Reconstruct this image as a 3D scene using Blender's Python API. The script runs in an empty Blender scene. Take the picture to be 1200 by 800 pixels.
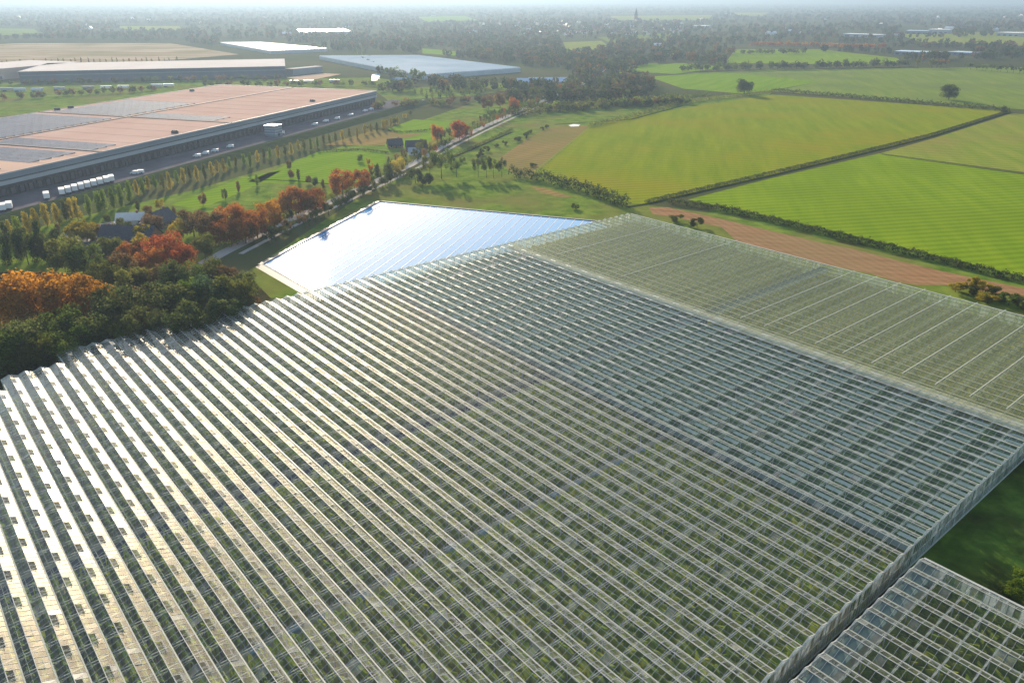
import bpy, math, random
import numpy as np
from mathutils import Vector

R = math.radians
scene = bpy.context.scene
col = scene.collection

# ------------------------------------------------------------------ camera, sky, sun, exposure
CAM_H = 104.0
F_PX = 902.0                      # focal length in pixels of a 1200 x 800 frame
PITCH = math.atan(402.0 / F_PX)   # camera tilt below the horizon
SUN_AZ, SUN_EL = -16.0, 17.2      # degrees, azimuth from +Y towards +X

cam_d = bpy.data.cameras.new("camera")
cam_d.sensor_width = 36.0
cam_d.lens = F_PX / 1200 * 36.0
cam_d.clip_start = 0.5
cam_d.clip_end = 300000
cam = bpy.data.objects.new("camera", cam_d)
col.objects.link(cam)
cam.location = (0, 0, CAM_H)
cam.rotation_euler = (math.pi / 2 - PITCH, 0, 0)
scene.camera = cam

world = bpy.data.worlds.new("World")
scene.world = world
world.use_nodes = True
wn, wl = world.node_tree.nodes, world.node_tree.links
wn.clear()
w_out = wn.new("ShaderNodeOutputWorld")
w_bg = wn.new("ShaderNodeBackground")
w_bg.inputs["Strength"].default_value = 0.135
w_sky = wn.new("ShaderNodeTexSky")
w_sky.sky_type = 'NISHITA'
w_sky.sun_disc = False
w_sky.sun_elevation = R(SUN_EL)
w_sky.sun_rotation = R(SUN_AZ)
w_sky.altitude = 50
w_sky.air_density = 1.0
w_sky.dust_density = 1.0
w_sky.ozone_density = 1.0
# broken white cloud, laid on a flat layer above the country
w_tc = wn.new("ShaderNodeTexCoord")
w_sep = wn.new("ShaderNodeSeparateXYZ")
w_zc = wn.new("ShaderNodeMath"); w_zc.operation = 'MAXIMUM'; w_zc.inputs[1].default_value = 0.03
w_dx = wn.new("ShaderNodeMath"); w_dx.operation = 'DIVIDE'
w_dy = wn.new("ShaderNodeMath"); w_dy.operation = 'DIVIDE'
w_cmb = wn.new("ShaderNodeCombineXYZ")
w_noise = wn.new("ShaderNodeTexNoise")
w_noise.inputs["Scale"].default_value = 1.15
w_noise.inputs["Detail"].default_value = 8
w_noise.inputs["Roughness"].default_value = 0.55
w_ramp = wn.new("ShaderNodeMapRange")
w_ramp.inputs["From Min"].default_value = 0.56
w_ramp.inputs["From Max"].default_value = 0.72
w_ramp.inputs["To Max"].default_value = 0.55
w_mix = wn.new("ShaderNodeMix"); w_mix.data_type = 'RGBA'
w_mix.inputs["B"].default_value = (7.5, 7.0, 6.6, 1)
wl.new(w_tc.outputs["Generated"], w_sep.inputs[0])
wl.new(w_sep.outputs["Z"], w_zc.inputs[0])
wl.new(w_sep.outputs["X"], w_dx.inputs[0]); wl.new(w_zc.outputs[0], w_dx.inputs[1])
wl.new(w_sep.outputs["Y"], w_dy.inputs[0]); wl.new(w_zc.outputs[0], w_dy.inputs[1])
wl.new(w_dx.outputs[0], w_cmb.inputs[0]); wl.new(w_dy.outputs[0], w_cmb.inputs[1])
wl.new(w_cmb.outputs[0], w_noise.inputs["Vector"])
wl.new(w_noise.outputs["Fac"], w_ramp.inputs["Value"])
wl.new(w_ramp.outputs[0], w_mix.inputs["Factor"])
wl.new(w_sky.outputs[0], w_mix.inputs["A"])
wl.new(w_mix.outputs["Result"], w_bg.inputs["Color"])
wl.new(w_bg.outputs[0], w_out.inputs["Surface"])

sun_d = bpy.data.lights.new("sun", 'SUN')
sun_d.energy = 5.0
sun_d.angle = R(0.55)
sun_d.color = (1.0, 0.84, 0.62)
sun = bpy.data.objects.new("sun", sun_d)
col.objects.link(sun)
sd = Vector((math.sin(R(SUN_AZ)) * math.cos(R(SUN_EL)), math.cos(R(SUN_AZ)) * math.cos(R(SUN_EL)), math.sin(R(SUN_EL))))
sun.rotation_euler = sd.to_track_quat('Z', 'Y').to_euler()
sun.location = (0, 0, 300)

scene.view_settings.view_transform = 'Standard'
scene.view_settings.look = 'None'
scene.view_settings.gamma = 1.0
scene.view_settings.exposure = 0.92
cy = scene.cycles
cy.use_denoising = True
cy.max_bounces = 6
cy.diffuse_bounces = 2
cy.glossy_bounces = 3
cy.transmission_bounces = 4
cy.transparent_max_bounces = 20
cy.volume_bounces = 0
cy.caustics_reflective = False
cy.caustics_refractive = False
cy.sample_clamp_indirect = 6.0

rnd = random.Random(11)
nr = np.random.RandomState(5)

# ------------------------------------------------------------------ ground coordinates
SP, CP = math.sin(PITCH), math.cos(PITCH)


def at(u, v, z=0.0):
    """point of the place at height z that stands on the line of sight u, v (1200 x 800)"""
    x = (u - 600) / F_PX
    y = (v - 400) / F_PX
    dx, dy, dz = x, CP - y * SP, -SP - y * CP
    t = (z - CAM_H) / dz
    return (dx * t, dy * t)


AZ1 = R(-40.0465)
A1 = (math.sin(AZ1), math.cos(AZ1))     # along the ridges, away from the camera
A2 = (A1[1], -A1[0])                    # across the ridges


def ab(a, b):
    return (a * A1[0] + b * A2[0], a * A1[1] + b * A2[1])


# ------------------------------------------------------------------ materials
def new_mat(name):
    m = bpy.data.materials.new(name)
    m.use_nodes = True
    n = m.node_tree.nodes
    n.clear()
    out = n.new("ShaderNodeOutputMaterial")
    return m, n, m.node_tree.links, out


def rgb(c):
    return (c[0], c[1], c[2], 1)


def mat(name, c1, c2=None, scale=1.0, rough=0.8, spec=0.3, stretch=None, rot=0.0, detail=5, lines=None, bump=0.0,
        metallic=0.0, lo=0.35, hi=0.65, c3=None, scale3=0.02):
    m, n, l, out = new_mat(name)
    b = n.new("ShaderNodeBsdfPrincipled")
    b.inputs["Roughness"].default_value = rough
    b.inputs["Specular IOR Level"].default_value = spec
    b.inputs["Metallic"].default_value = metallic
    l.new(b.outputs[0], out.inputs["Surface"])
    if c2 is None:
        b.inputs["Base Color"].default_value = rgb(c1)
        return m
    tc = n.new("ShaderNodeTexCoord")
    mp = n.new("ShaderNodeMapping")
    mp.inputs["Rotation"].default_value = (0, 0, rot)
    if stretch:
        mp.vector_type = 'TEXTURE'
        mp.inputs["Scale"].default_value = (stretch[0], stretch[1], 1)
    l.new(tc.outputs["Object"], mp.inputs["Vector"])
    nz = n.new("ShaderNodeTexNoise")
    nz.inputs["Scale"].default_value = scale
    nz.inputs["Detail"].default_value = detail
    nz.inputs["Roughness"].default_value = 0.65
    l.new(mp.outputs[0], nz.inputs["Vector"])
    mr = n.new("ShaderNodeMapRange")
    mr.inputs["From Min"].default_value = lo
    mr.inputs["From Max"].default_value = hi
    l.new(nz.outputs["Fac"], mr.inputs["Value"])
    mx = n.new("ShaderNodeMix"); mx.data_type = 'RGBA'
    mx.inputs["A"].default_value = rgb(c1)
    mx.inputs["B"].default_value = rgb(c2)
    l.new(mr.outputs[0], mx.inputs["Factor"])
    res = mx.outputs["Result"]
    if c3 is not None:
        n3 = n.new("ShaderNodeTexNoise")
        n3.inputs["Scale"].default_value = scale3
        n3.inputs["Detail"].default_value = 4
        l.new(tc.outputs["Object"], n3.inputs["Vector"])
        r3 = n.new("ShaderNodeMapRange")
        r3.inputs["From Min"].default_value = 0.45
        r3.inputs["From Max"].default_value = 0.7
        l.new(n3.outputs["Fac"], r3.inputs["Value"])
        m3 = n.new("ShaderNodeMix"); m3.data_type = 'RGBA'
        m3.inputs["B"].default_value = rgb(c3)
        l.new(res, m3.inputs["A"]); l.new(r3.outputs[0], m3.inputs["Factor"])
        res = m3.outputs["Result"]
    if lines:      # (period in metres, angle, strength): drill or mowing lines
        mp2 = n.new("ShaderNodeMapping")
        mp2.inputs["Rotation"].default_value = (0, 0, lines[1])
        l.new(tc.outputs["Object"], mp2.inputs["Vector"])
        wv = n.new("ShaderNodeTexWave")
        wv.inputs["Scale"].default_value = 0.314 / lines[0]
        wv.inputs["Distortion"].default_value = 1.5
        wv.inputs["Detail"].default_value = 3
        wv.inputs["Detail Scale"].default_value = 0.6
        l.new(mp2.outputs[0], wv.inputs["Vector"])
        m2 = n.new("ShaderNodeMix"); m2.data_type = 'RGBA'; m2.blend_type = 'MULTIPLY'
        m2.inputs["Factor"].default_value = lines[2]
        l.new(res, m2.inputs["A"])
        l.new(wv.outputs["Color"], m2.inputs["B"])
        res = m2.outputs["Result"]
    l.new(res, b.inputs["Base Color"])
    if bump:
        bp = n.new("ShaderNodeBump")
        bp.inputs["Strength"].default_value = bump
        bp.inputs["Distance"].default_value = 0.5
        l.new(nz.outputs["Fac"], bp.inputs["Height"])
        l.new(bp.outputs[0], b.inputs["Normal"])
    return m


def leaf_mat(name, c1, c2, scale=0.35, trans=0.58, tint=False):
    m, n, l, out = new_mat(name)
    tc = n.new("ShaderNodeTexCoord")
    oi = n.new("ShaderNodeObjectInfo")
    va = n.new("ShaderNodeVectorMath"); va.operation = 'ADD'
    l.new(tc.outputs["Object"], va.inputs[0])
    mu = n.new("ShaderNodeMath"); mu.operation = 'MULTIPLY'; mu.inputs[1].default_value = 50
    l.new(oi.outputs["Random"], mu.inputs[0]); l.new(mu.outputs[0], va.inputs[1])
    nz = n.new("ShaderNodeTexNoise")
    nz.inputs["Scale"].default_value = scale
    nz.inputs["Detail"].default_value = 4
    nz.inputs["Roughness"].default_value = 0.7
    l.new(va.outputs[0], nz.inputs["Vector"])
    mr = n.new("ShaderNodeMapRange")
    mr.inputs["From Min"].default_value = 0.38; mr.inputs["From Max"].default_value = 0.62
    l.new(nz.outputs["Fac"], mr.inputs["Value"])
    mx = n.new("ShaderNodeMix"); mx.data_type = 'RGBA'
    mx.inputs["A"].default_value = rgb(c1); mx.inputs["B"].default_value = rgb(c2)
    l.new(mr.outputs[0], mx.inputs["Factor"])
    res = mx.outputs["Result"]
    if tint:
        at_ = n.new("ShaderNodeAttribute"); at_.attribute_name = "tint"
        m2 = n.new("ShaderNodeMix"); m2.data_type = 'RGBA'; m2.blend_type = 'MULTIPLY'
        m2.inputs["Factor"].default_value = 1.0
        l.new(at_.outputs["Color"], m2.inputs["A"])
        l.new(res, m2.inputs["B"])
        res = m2.outputs["Result"]
    hs = n.new("ShaderNodeHueSaturation")
    rr = n.new("ShaderNodeMapRange")
    rr.inputs["To Min"].default_value = 0.8; rr.inputs["To Max"].default_value = 1.2
    l.new(oi.outputs["Random"], rr.inputs["Value"]); l.new(rr.outputs[0], hs.inputs["Value"])
    l.new(res, hs.inputs["Color"])
    d = n.new("ShaderNodeBsdfDiffuse"); t = n.new("ShaderNodeBsdfTranslucent")
    ms = n.new("ShaderNodeMixShader"); ms.inputs[0].default_value = trans
    l.new(hs.outputs[0], d.inputs["Color"]); l.new(hs.outputs[0], t.inputs["Color"])
    l.new(d.outputs[0], ms.inputs[1]); l.new(t.outputs[0], ms.inputs[2])
    l.new(ms.outputs[0], out.inputs["Surface"])
    return m


def glass_mat(name, tint, haze_rough, haze_fac, base_rough=0.035, gain=1.7, soil_sheen=0.0, soil_sheen_col=(0.55, 0.52, 0.45), film=(0.9, 0.9, 0.9)):
    """thin horticultural pane: see-through, with a sharp and a hazy reflection, and a diffuse share: soiling, on walls painted sky sheen"""
    m, n, l, out = new_mat(name)
    lw = n.new("ShaderNodeLayerWeight"); lw.inputs["Blend"].default_value = 0.5
    pw = n.new("ShaderNodeMath"); pw.operation = 'POWER'; pw.inputs[1].default_value = 5
    l.new(lw.outputs["Facing"], pw.inputs[0])
    ma = n.new("ShaderNodeMath"); ma.operation = 'MULTIPLY_ADD'
    ma.inputs[1].default_value = 0.96 * gain; ma.inputs[2].default_value = 0.045; ma.use_clamp = True
    l.new(pw.outputs[0], ma.inputs[0])
    tr = n.new("ShaderNodeBsdfTransparent"); tr.inputs["Color"].default_value = rgb(tint)
    g1 = n.new("ShaderNodeBsdfGlossy"); g1.inputs["Roughness"].default_value = base_rough
    g2 = n.new("ShaderNodeBsdfGlossy"); g2.inputs["Roughness"].default_value = haze_rough
    for g_ in (g1, g2): g_.inputs["Color"].default_value = rgb(film)
    mg = n.new("ShaderNodeMixShader"); mg.inputs[0].default_value = haze_fac
    l.new(g1.outputs[0], mg.inputs[1]); l.new(g2.outputs[0], mg.inputs[2])
    body = tr.outputs[0]
    if soil_sheen > 0:
        tc = n.new("ShaderNodeTexCoord")
        nz = n.new("ShaderNodeTexNoise"); nz.inputs["Scale"].default_value = 0.35; nz.inputs["Detail"].default_value = 6
        l.new(tc.outputs["Object"], nz.inputs["Vector"])
        mr = n.new("ShaderNodeMapRange")
        mr.inputs["From Min"].default_value = 0.3; mr.inputs["From Max"].default_value = 0.7
        mr.inputs["To Min"].default_value = soil_sheen * 0.5; mr.inputs["To Max"].default_value = soil_sheen * 1.5
        l.new(nz.outputs["Fac"], mr.inputs["Value"])
        df = n.new("ShaderNodeBsdfDiffuse"); df.inputs["Color"].default_value = rgb(soil_sheen_col)
        tl = n.new("ShaderNodeBsdfTranslucent"); tl.inputs["Color"].default_value = rgb(soil_sheen_col)
        md = n.new("ShaderNodeMixShader"); md.inputs[0].default_value = 0.25
        l.new(df.outputs[0], md.inputs[1]); l.new(tl.outputs[0], md.inputs[2])
        mb = n.new("ShaderNodeMixShader")
        l.new(mr.outputs[0], mb.inputs[0]); l.new(tr.outputs[0], mb.inputs[1]); l.new(md.outputs[0], mb.inputs[2])
        body = mb.outputs[0]
    ms = n.new("ShaderNodeMixShader")
    l.new(ma.outputs[0], ms.inputs[0]); l.new(body, ms.inputs[1]); l.new(mg.outputs[0], ms.inputs[2])
    l.new(ms.outputs[0], out.inputs["Surface"])
    return m


M = {}
NOSPEC = []
M['ground'] = mat('country_ground', (0.065, 0.085, 0.028), (0.11, 0.10, 0.045), 0.004, 0.95, 0.0, c3=(0.05, 0.055, 0.025), scale3=0.0016)
NOSPEC.append('ground')
M['verge'] = mat('rough_grass', (0.065, 0.125, 0.014), (0.19, 0.25, 0.035), 0.09, 0.95, 0.1, c3=(0.17, 0.155, 0.045), scale3=0.022, detail=8)
NOSPEC.append('verge')
M['dark_grass'] = mat('darker_grass', (0.05, 0.09, 0.014), (0.12, 0.19, 0.03), 0.18, 0.95, 0.1, detail=8, c3=(0.035, 0.035, 0.012), scale3=0.06)  # darker green than the verge grass
NOSPEC.append('dark_grass')
M['steel'] = mat('white_galvanised_steel', (0.36, 0.38, 0.35), (0.46, 0.47, 0.43), 0.5, 0.6, 0.2)
M['rail_white'] = mat('white_rail', (0.4, 0.43, 0.38), (0.5, 0.52, 0.46), 0.5, 0.7, 0.1)
M['alu'] = mat('aluminium_bar', (0.5, 0.5, 0.46), (0.4, 0.4, 0.37), 0.4, 0.5, 0.3)
M['gutter'] = mat('gutter_aluminium', (0.3, 0.32, 0.26), (0.4, 0.42, 0.35), 0.6, 0.5, 0.4)
M['gutter_olive'] = mat('weathered_gutter', (0.3, 0.31, 0.19), (0.38, 0.38, 0.25), 0.6, 0.7, 0.1)
M['glass_tan'] = glass_mat('hazy_glass', (0.97, 0.99, 0.96), 0.36, 0.28, base_rough=0.03, gain=1.45, soil_sheen=0.02, soil_sheen_col=(0.8, 0.74, 0.6), film=(1.0, 0.93, 0.8))
M['glass_teal'] = glass_mat('clear_glass', (0.88, 0.97, 0.95), 0.2, 0.3, gain=1.3, soil_sheen=0.07, soil_sheen_col=(0.45, 0.56, 0.45), film=(0.85, 0.92, 0.76))
M['glass_olive'] = glass_mat('washed_glass', (0.96, 0.98, 0.92), 0.25, 0.4, gain=1.2, soil_sheen=0.24, soil_sheen_col=(0.85, 0.85, 0.36), film=(0.95, 0.95, 0.78))
M['glass_wall'] = glass_mat('gable_glass', (0.8, 0.9, 0.92), 0.15, 0.2, soil_sheen=0.6, soil_sheen_col=(0.78, 0.84, 0.86))  # strong pale share paints the sky's reflection onto the walls
M['glass_dirty'] = glass_mat('soiled_glass', (0.9, 0.9, 0.82), 0.3, 0.5, soil_sheen=0.22, soil_sheen_col=(0.7, 0.68, 0.58))
M['floor_tan'] = mat('ground_cover', (0.5, 0.46, 0.28), (0.62, 0.57, 0.38), 0.2, 0.9, 0.1)
M['floor_teal'] = mat('dark_ground_cover', (0.2, 0.25, 0.22), (0.3, 0.34, 0.3), 0.2, 0.9, 0.1)
M['floor_olive'] = mat('olive_ground_cover', (0.42, 0.38, 0.17), (0.52, 0.46, 0.22), 0.2, 0.9, 0.1)
M['path'] = mat('concrete_path', (0.06, 0.06, 0.08), (0.09, 0.09, 0.11), 0.3, 0.8, 0.2)
M['pale_path'] = mat('pale_path', (0.5, 0.46, 0.35), (0.6, 0.56, 0.45), 0.3, 0.8, 0.2)
M['blue_trolley'] = mat('blue_cover', (0.17, 0.28, 0.36), (0.25, 0.36, 0.43), 0.8, 0.8, 0.1)
M['crop'] = leaf_mat('tomato_crop', (0.15, 0.27, 0.022), (0.4, 0.42, 0.05), 0.5, 0.45)
M['crop_teal'] = leaf_mat('dark_crop', (0.10, 0.24, 0.06), (0.24, 0.36, 0.10), 0.5, 0.45)
M['crop_olive'] = leaf_mat('yellowing_crop', (0.38, 0.42, 0.04), (0.55, 0.52, 0.08), 0.5, 0.45)
M['screen'] = mat('pale_screen', (0.42, 0.46, 0.42), (0.5, 0.53, 0.48), 0.5, 0.9, 0.0)
M['screen_dull'] = mat('dull_screen', (0.10, 0.15, 0.14), (0.14, 0.19, 0.18), 0.5, 0.9, 0.0)
M['screen_slate'] = mat('slate_blue_screen', (0.05, 0.075, 0.12), (0.08, 0.11, 0.16), 0.5, 0.9, 0.0)
M['screen_blue'] = mat('blue_grey_screen', (0.2, 0.26, 0.3), (0.28, 0.33, 0.36), 0.5, 0.9, 0.0)


# ------------------------------------------------------------------ mesh helpers
class MB:
    def __init__(self):
        self.v, self.f, self.m = [], [], []

    def quad(self, a, b, c, d, m=0):
        k = len(self.v)
        self.v += [a, b, c, d]
        self.f.append((k, k + 1, k + 2, k + 3)); self.m.append(m)

    def tri(self, a, b, c, m=0):
        k = len(self.v)
        self.v += [a, b, c]
        self.f.append((k, k + 1, k + 2)); self.m.append(m)

    def poly(self, pts, m=0):
        k = len(self.v)
        self.v += list(pts)
        self.f.append(tuple(range(k, k + len(pts)))); self.m.append(m)

    def box(self, x0, x1, y0, y1, z0, z1, m=0):
        k = len(self.v)
        self.v += [(x0, y0, z0), (x1, y0, z0), (x1, y1, z0), (x0, y1, z0), (x0, y0, z1), (x1, y0, z1), (x1, y1, z1), (x0, y1, z1)]
        for q in ((0, 3, 2, 1), (4, 5, 6, 7), (0, 1, 5, 4), (1, 2, 6, 5), (2, 3, 7, 6), (3, 0, 4, 7)):
            self.f.append(tuple(k + i for i in q)); self.m.append(m)

    def bar(self, p, q, w, h, m=0):
        """rectangular bar from p to q, w wide and h high"""
        p, q = Vector(p), Vector(q)
        d = (q - p).normalized()
        s = d.cross(Vector((0, 0, 1)))
        if s.length < 1e-4:
            s = Vector((1, 0, 0))
        s.normalize()
        t = s.cross(d).normalized()
        s, t = s * w / 2, t * h / 2
        k = len(self.v)
        for e in (p, q):
            self.v += [tuple(e - s - t), tuple(e + s - t), tuple(e + s + t), tuple(e - s + t)]
        for c in ((0, 1, 5, 4), (1, 2, 6, 5), (2, 3, 7, 6), (3, 0, 4, 7), (3, 2, 1, 0), (4, 5, 6, 7)):
            self.f.append(tuple(k + i for i in c)); self.m.append(m)

    def tube(self, pts, rad, n=6, m=0):
        """tapered tube through pts with radii rad"""
        k = len(self.v)
        for i, (p, r) in enumerate(zip(pts, rad)):
            d = Vector(pts[min(i + 1, len(pts) - 1)]) - Vector(pts[max(i - 1, 0)])
            d.normalize()
            s = d.cross(Vector((0, 1, 0.03))).normalized(); t = d.cross(s)
            for j in range(n):
                an = 2 * math.pi * j / n
                self.v.append(tuple(Vector(p) + s * math.cos(an) * r + t * math.sin(an) * r))
        for i in range(len(pts) - 1):
            for j in range(n):
                a = k + i * n + j; b = k + i * n + (j + 1) % n
                self.f.append((a, b, b + n, a + n)); self.m.append(m)

    def mesh(self, name, mats):
        me = bpy.data.meshes.new(name)
        me.from_pydata(self.v, [], self.f)
        for x in mats:
            me.materials.append(M[x] if isinstance(x, str) else x)
        if any(self.m):
            me.polygons.foreach_set("material_index", self.m)
        me.update()
        return me


def link(name, me, parent=None, loc=None, rot=None):
    o = bpy.data.objects.new(name, me)
    col.objects.link(o)
    o.parent = parent
    if loc is not None: o.location = loc
    if rot is not None: o.rotation_euler = rot
    return o


def tag(o, label=None, cat=None, group=None, kind=None):
    if label: o["label"] = label
    if cat: o["category"] = cat
    if group: o["group"] = group
    if kind: o["kind"] = kind
    return o


def quads_mesh(name, V, mats, tint=None):
    """V: array n x 4 x 3 of separate quads"""
    n = len(V)
    me = bpy.data.meshes.new(name)
    me.vertices.add(n * 4); me.loops.add(n * 4); me.polygons.add(n)
    me.vertices.foreach_set("co", np.ascontiguousarray(V, dtype=np.float32).ravel())
    me.loops.foreach_set("vertex_index", np.arange(n * 4, dtype=np.int32))
    me.polygons.foreach_set("loop_start", np.arange(0, n * 4, 4, dtype=np.int32))
    for x in mats:
        me.materials.append(M[x] if isinstance(x, str) else x)
    if tint is not None:
        ca = me.color_attributes.new("tint", 'FLOAT_COLOR', 'POINT')
        c = np.ones((n * 4, 4), dtype=np.float32)
        c[:, :3] = np.repeat(tint, 4, axis=0)
        ca.data.foreach_set("color", c.ravel())
    me.update(calc_edges=True)
    me.validate()
    return me


def ordinal(n):
    return "%d%s" % (n, "th" if 10 <= n % 100 <= 20 else {1: "st", 2: "nd", 3: "rd"}.get(n % 10, "th"))


def sheet(name, pix, m, z=0.03, world_pts=None, kind="structure"):
    """flat ground patch; corners as lines of sight or world points"""
    pts = world_pts or [at(u, v) for u, v in pix]
    area = sum(pts[i][0] * pts[(i + 1) % len(pts)][1] - pts[(i + 1) % len(pts)][0] * pts[i][1] for i in range(len(pts)))
    if area < 0: pts = pts[::-1]
    b = MB(); b.poly([(x, y, z) for x, y in pts])
    return tag(link(name, b.mesh(name, [m])), kind=kind)


def ribbon(name, pts, w, m, z=0.05, kind="structure"):
    """strip of constant width along world points"""
    b = MB()
    L = []
    for i, p in enumerate(pts):
        d = Vector(pts[min(i + 1, len(pts) - 1)]) - Vector(pts[max(i - 1, 0)])
        d.normalize()
        s = Vector((-d.y, d.x)) * w / 2
        L.append((Vector(p) + s, Vector(p) - s))
    for (a, c), (d, e) in zip(L, L[1:]):
        b.quad((a.x, a.y, z), (c.x, c.y, z), (e.x, e.y, z), (d.x, d.y, z))
    o = link(name, b.mesh(name, [m]))
    return tag(o, kind=kind)


# ------------------------------------------------------------------ the ground
b = MB(); b.box(-70000, 70000, -70000, 70000, -0.5, 0.0)
tag(link("ground", b.mesh("ground", ['ground'])), kind="structure")


def field_mat(name, c1, c2, ang, c3=None, line=(6, 0.22), stretch=(10, 1.2), scale=0.12):
    return mat(name, c1, c2, scale, 1.0, 0.0, stretch=stretch, rot=ang, lines=(line[0], ang, line[1]), c3=c3, scale3=0.012)


DA = R(-18)
M['f_yellow'] = field_mat('yellow_green_grass', (0.165, 0.225, 0.008), (0.235, 0.275, 0.012), R(78), (0.25, 0.235, 0.014))
M['f_green'] = field_mat('bright_green_grass', (0.155, 0.25, 0.008), (0.215, 0.30, 0.012), R(78), (0.16, 0.24, 0.008))
M['f_mown'] = field_mat('mown_stubble_grass', (0.17, 0.24, 0.025), (0.26, 0.28, 0.04), R(78), (0.25, 0.22, 0.05))
M['f_pale'] = field_mat('pale_green_grass', (0.14, 0.22, 0.03), (0.22, 0.26, 0.05), R(78), (0.15, 0.2, 0.05))
M['f_lush'] = field_mat('lush_grass', (0.14, 0.25, 0.012), (0.2, 0.30, 0.018), R(60))
M['f_brown'] = field_mat('brown_stubble', (0.24, 0.17, 0.06), (0.31, 0.21, 0.07), R(60), (0.2, 0.18, 0.05))
M['f_sand'] = field_mat('orange_sand', (0.23, 0.125, 0.06), (0.36, 0.21, 0.105), R(-14), (0.25, 0.185, 0.09), line=(4.0, 0.12), scale=0.35)
M['f_soil'] = field_mat('bare_sandy_soil', (0.5, 0.33, 0.22), (0.6, 0.45, 0.34), R(10), (0.55, 0.42, 0.3))
M['f_fallow'] = mat('fallow_sandy_field', (0.26, 0.19, 0.09), (0.5, 0.39, 0.28), 0.03, 1.0, 0.0, stretch=(14, 1.5), rot=R(4), c3=(0.24, 0.2, 0.09), scale3=0.01, detail=8)
M['road'] = mat('pale_asphalt', (0.36, 0.33, 0.29), (0.46, 0.42, 0.37), 0.1, 0.85, 0.2)
NOSPEC.append('road')
M['asphalt'] = mat('yard_asphalt', (0.11, 0.10, 0.11), (0.16, 0.145, 0.15), 0.06, 0.8, 0.25)
NOSPEC.append('asphalt')
M['berm'] = mat('ivy_bank', (0.024, 0.036, 0.016), (0.045, 0.06, 0.024), 0.12, 0.95, 0.1, detail=8)
NOSPEC.append('berm')
M['kerb'] = mat('concrete_kerb', (0.5, 0.48, 0.42), (0.6, 0.57, 0.5), 0.2, 0.8, 0.2)
NOSPEC.append('kerb')
M['ditch'] = mat('dark_ditch_bank', (0.02, 0.03, 0.01), (0.045, 0.055, 0.02), 0.1, 0.95, 0.1)
NOSPEC.append('ditch')

for k_ in NOSPEC:
    M[k_].node_tree.nodes['Principled BSDF'].inputs['Specular IOR Level'].default_value = 0.0

# meadows and fields, far ones first
sheet("meadow_verge", [(250, 345), (430, 225), (480, 200), (600, 136), (760, 118), (905, 108), (760, 240), (800, 262), (740, 262), (690, 270), (640, 268), (445, 262), (365, 352)], 'verge', 0.02)
sheet("meadow", [(-60, 300), (60, 262), (230, 222), (440, 160), (600, 105), (640, 118), (595, 137), (455, 205), (260, 298), (180, 330), (-60, 420)], 'verge', 0.016)
sheet("field", [(628, 204), (688, 152), (720, 141), (800, 127), (905, 111), (1184, 130.2), (1090, 160.5), (1000, 182), (900, 206), (757, 240), (740, 238), (690, 220)], 'f_yellow', 0.035)
sheet("field", [(806, 234), (900, 210), (1030, 180), (1200, 204), (1330, 221), (1330, 350), (1200, 324), (1090, 298), (960, 266)], 'f_green', 0.035)
sheet("field", [(1032, 179.7), (1095, 162), (1186, 133), (1330, 143), (1330, 219), (1200, 202)], 'f_mown', 0.035)
sheet("field", [(760, 90), (850, 85), (960, 96), (905, 106), (870, 110), (800, 104)], 'f_lush', 0.06)
sheet("field", [(800, 86), (900, 82), (1060, 80), (1330, 78), (1330, 136), (1190, 128), (905, 107), (960, 96)], 'f_pale', 0.045)
sheet("field", [(862, 58), (960, 58), (1050, 68), (1060, 73), (1000, 76), (850, 74)], 'f_green', 0.08)
sheet("field", [(770, 76), (800, 74), (850, 79), (790, 87), (740, 84)], 'f_lush', 0.08)
sheet("field", [(720, 76), (770, 74), (775, 79), (725, 86)], 'f_lush', 0.09)
sheet("field", [(583, 187), (622, 160), (646, 149), (690, 147), (684, 155), (622, 207), (600, 203)], 'f_brown', 0.035)
sheet("field", [(290, 213), (375, 177), (450, 176), (452, 190), (430, 205), (395, 215), (330, 215)], 'f_lush', 0.03)
sheet("field", [(200, 240), (285, 208), (330, 200), (290, 222), (235, 245)], 'f_lush', 0.03)
sheet("field", [(455, 151), (485, 140), (528, 143), (520, 152), (470, 158)], 'f_lush', 0.03)
sheet("field", [(380, 170), (440, 152), (500, 158), (450, 170)], 'f_brown', 0.026)
sheet("field", [(450, 168), (505, 155), (520, 156), (505, 166), (455, 178)], 'f_lush', 0.033)
sheet("field", [(440, 107), (560, 97), (640, 99), (560, 112), (455, 118)], 'verge', 0.05)
sheet("field", [(-80, 56), (20, 51), (200, 51), (280, 64), (120, 77), (-80, 80)], 'f_fallow', 0.12)
sheet("field", [(135, 31), (210, 31), (215, 36), (150, 36)], 'f_mown', 0.2)
sheet("field", [(-80, 33), (40, 34), (48, 41), (-80, 43)], 'f_pale', 0.2)
sheet("field", [(490, 20), (545, 19), (560, 24), (500, 26)], 'f_lush', 0.3)
sheet("field", [(715, 19), (835, 18), (830, 24), (720, 24)], 'f_mown', 0.3)
sheet("field", [(860, 15), (900, 15), (895, 19), (866, 19)], 'f_mown', 0.3)
sheet("field", [(495, 57), (540, 61), (545, 66), (495, 63)], 'f_lush', 0.2)
sheet("field", [(660, 50), (705, 48), (715, 56), (665, 62)], 'f_mown', 0.2)
sheet("field", [(1050, 40), (1330, 34), (1330, 58), (1080, 50)], 'f_mown', 0.15)
sheet("field", [(700, 44), (800, 38), (820, 46), (720, 52)], 'verge', 0.15)
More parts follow.
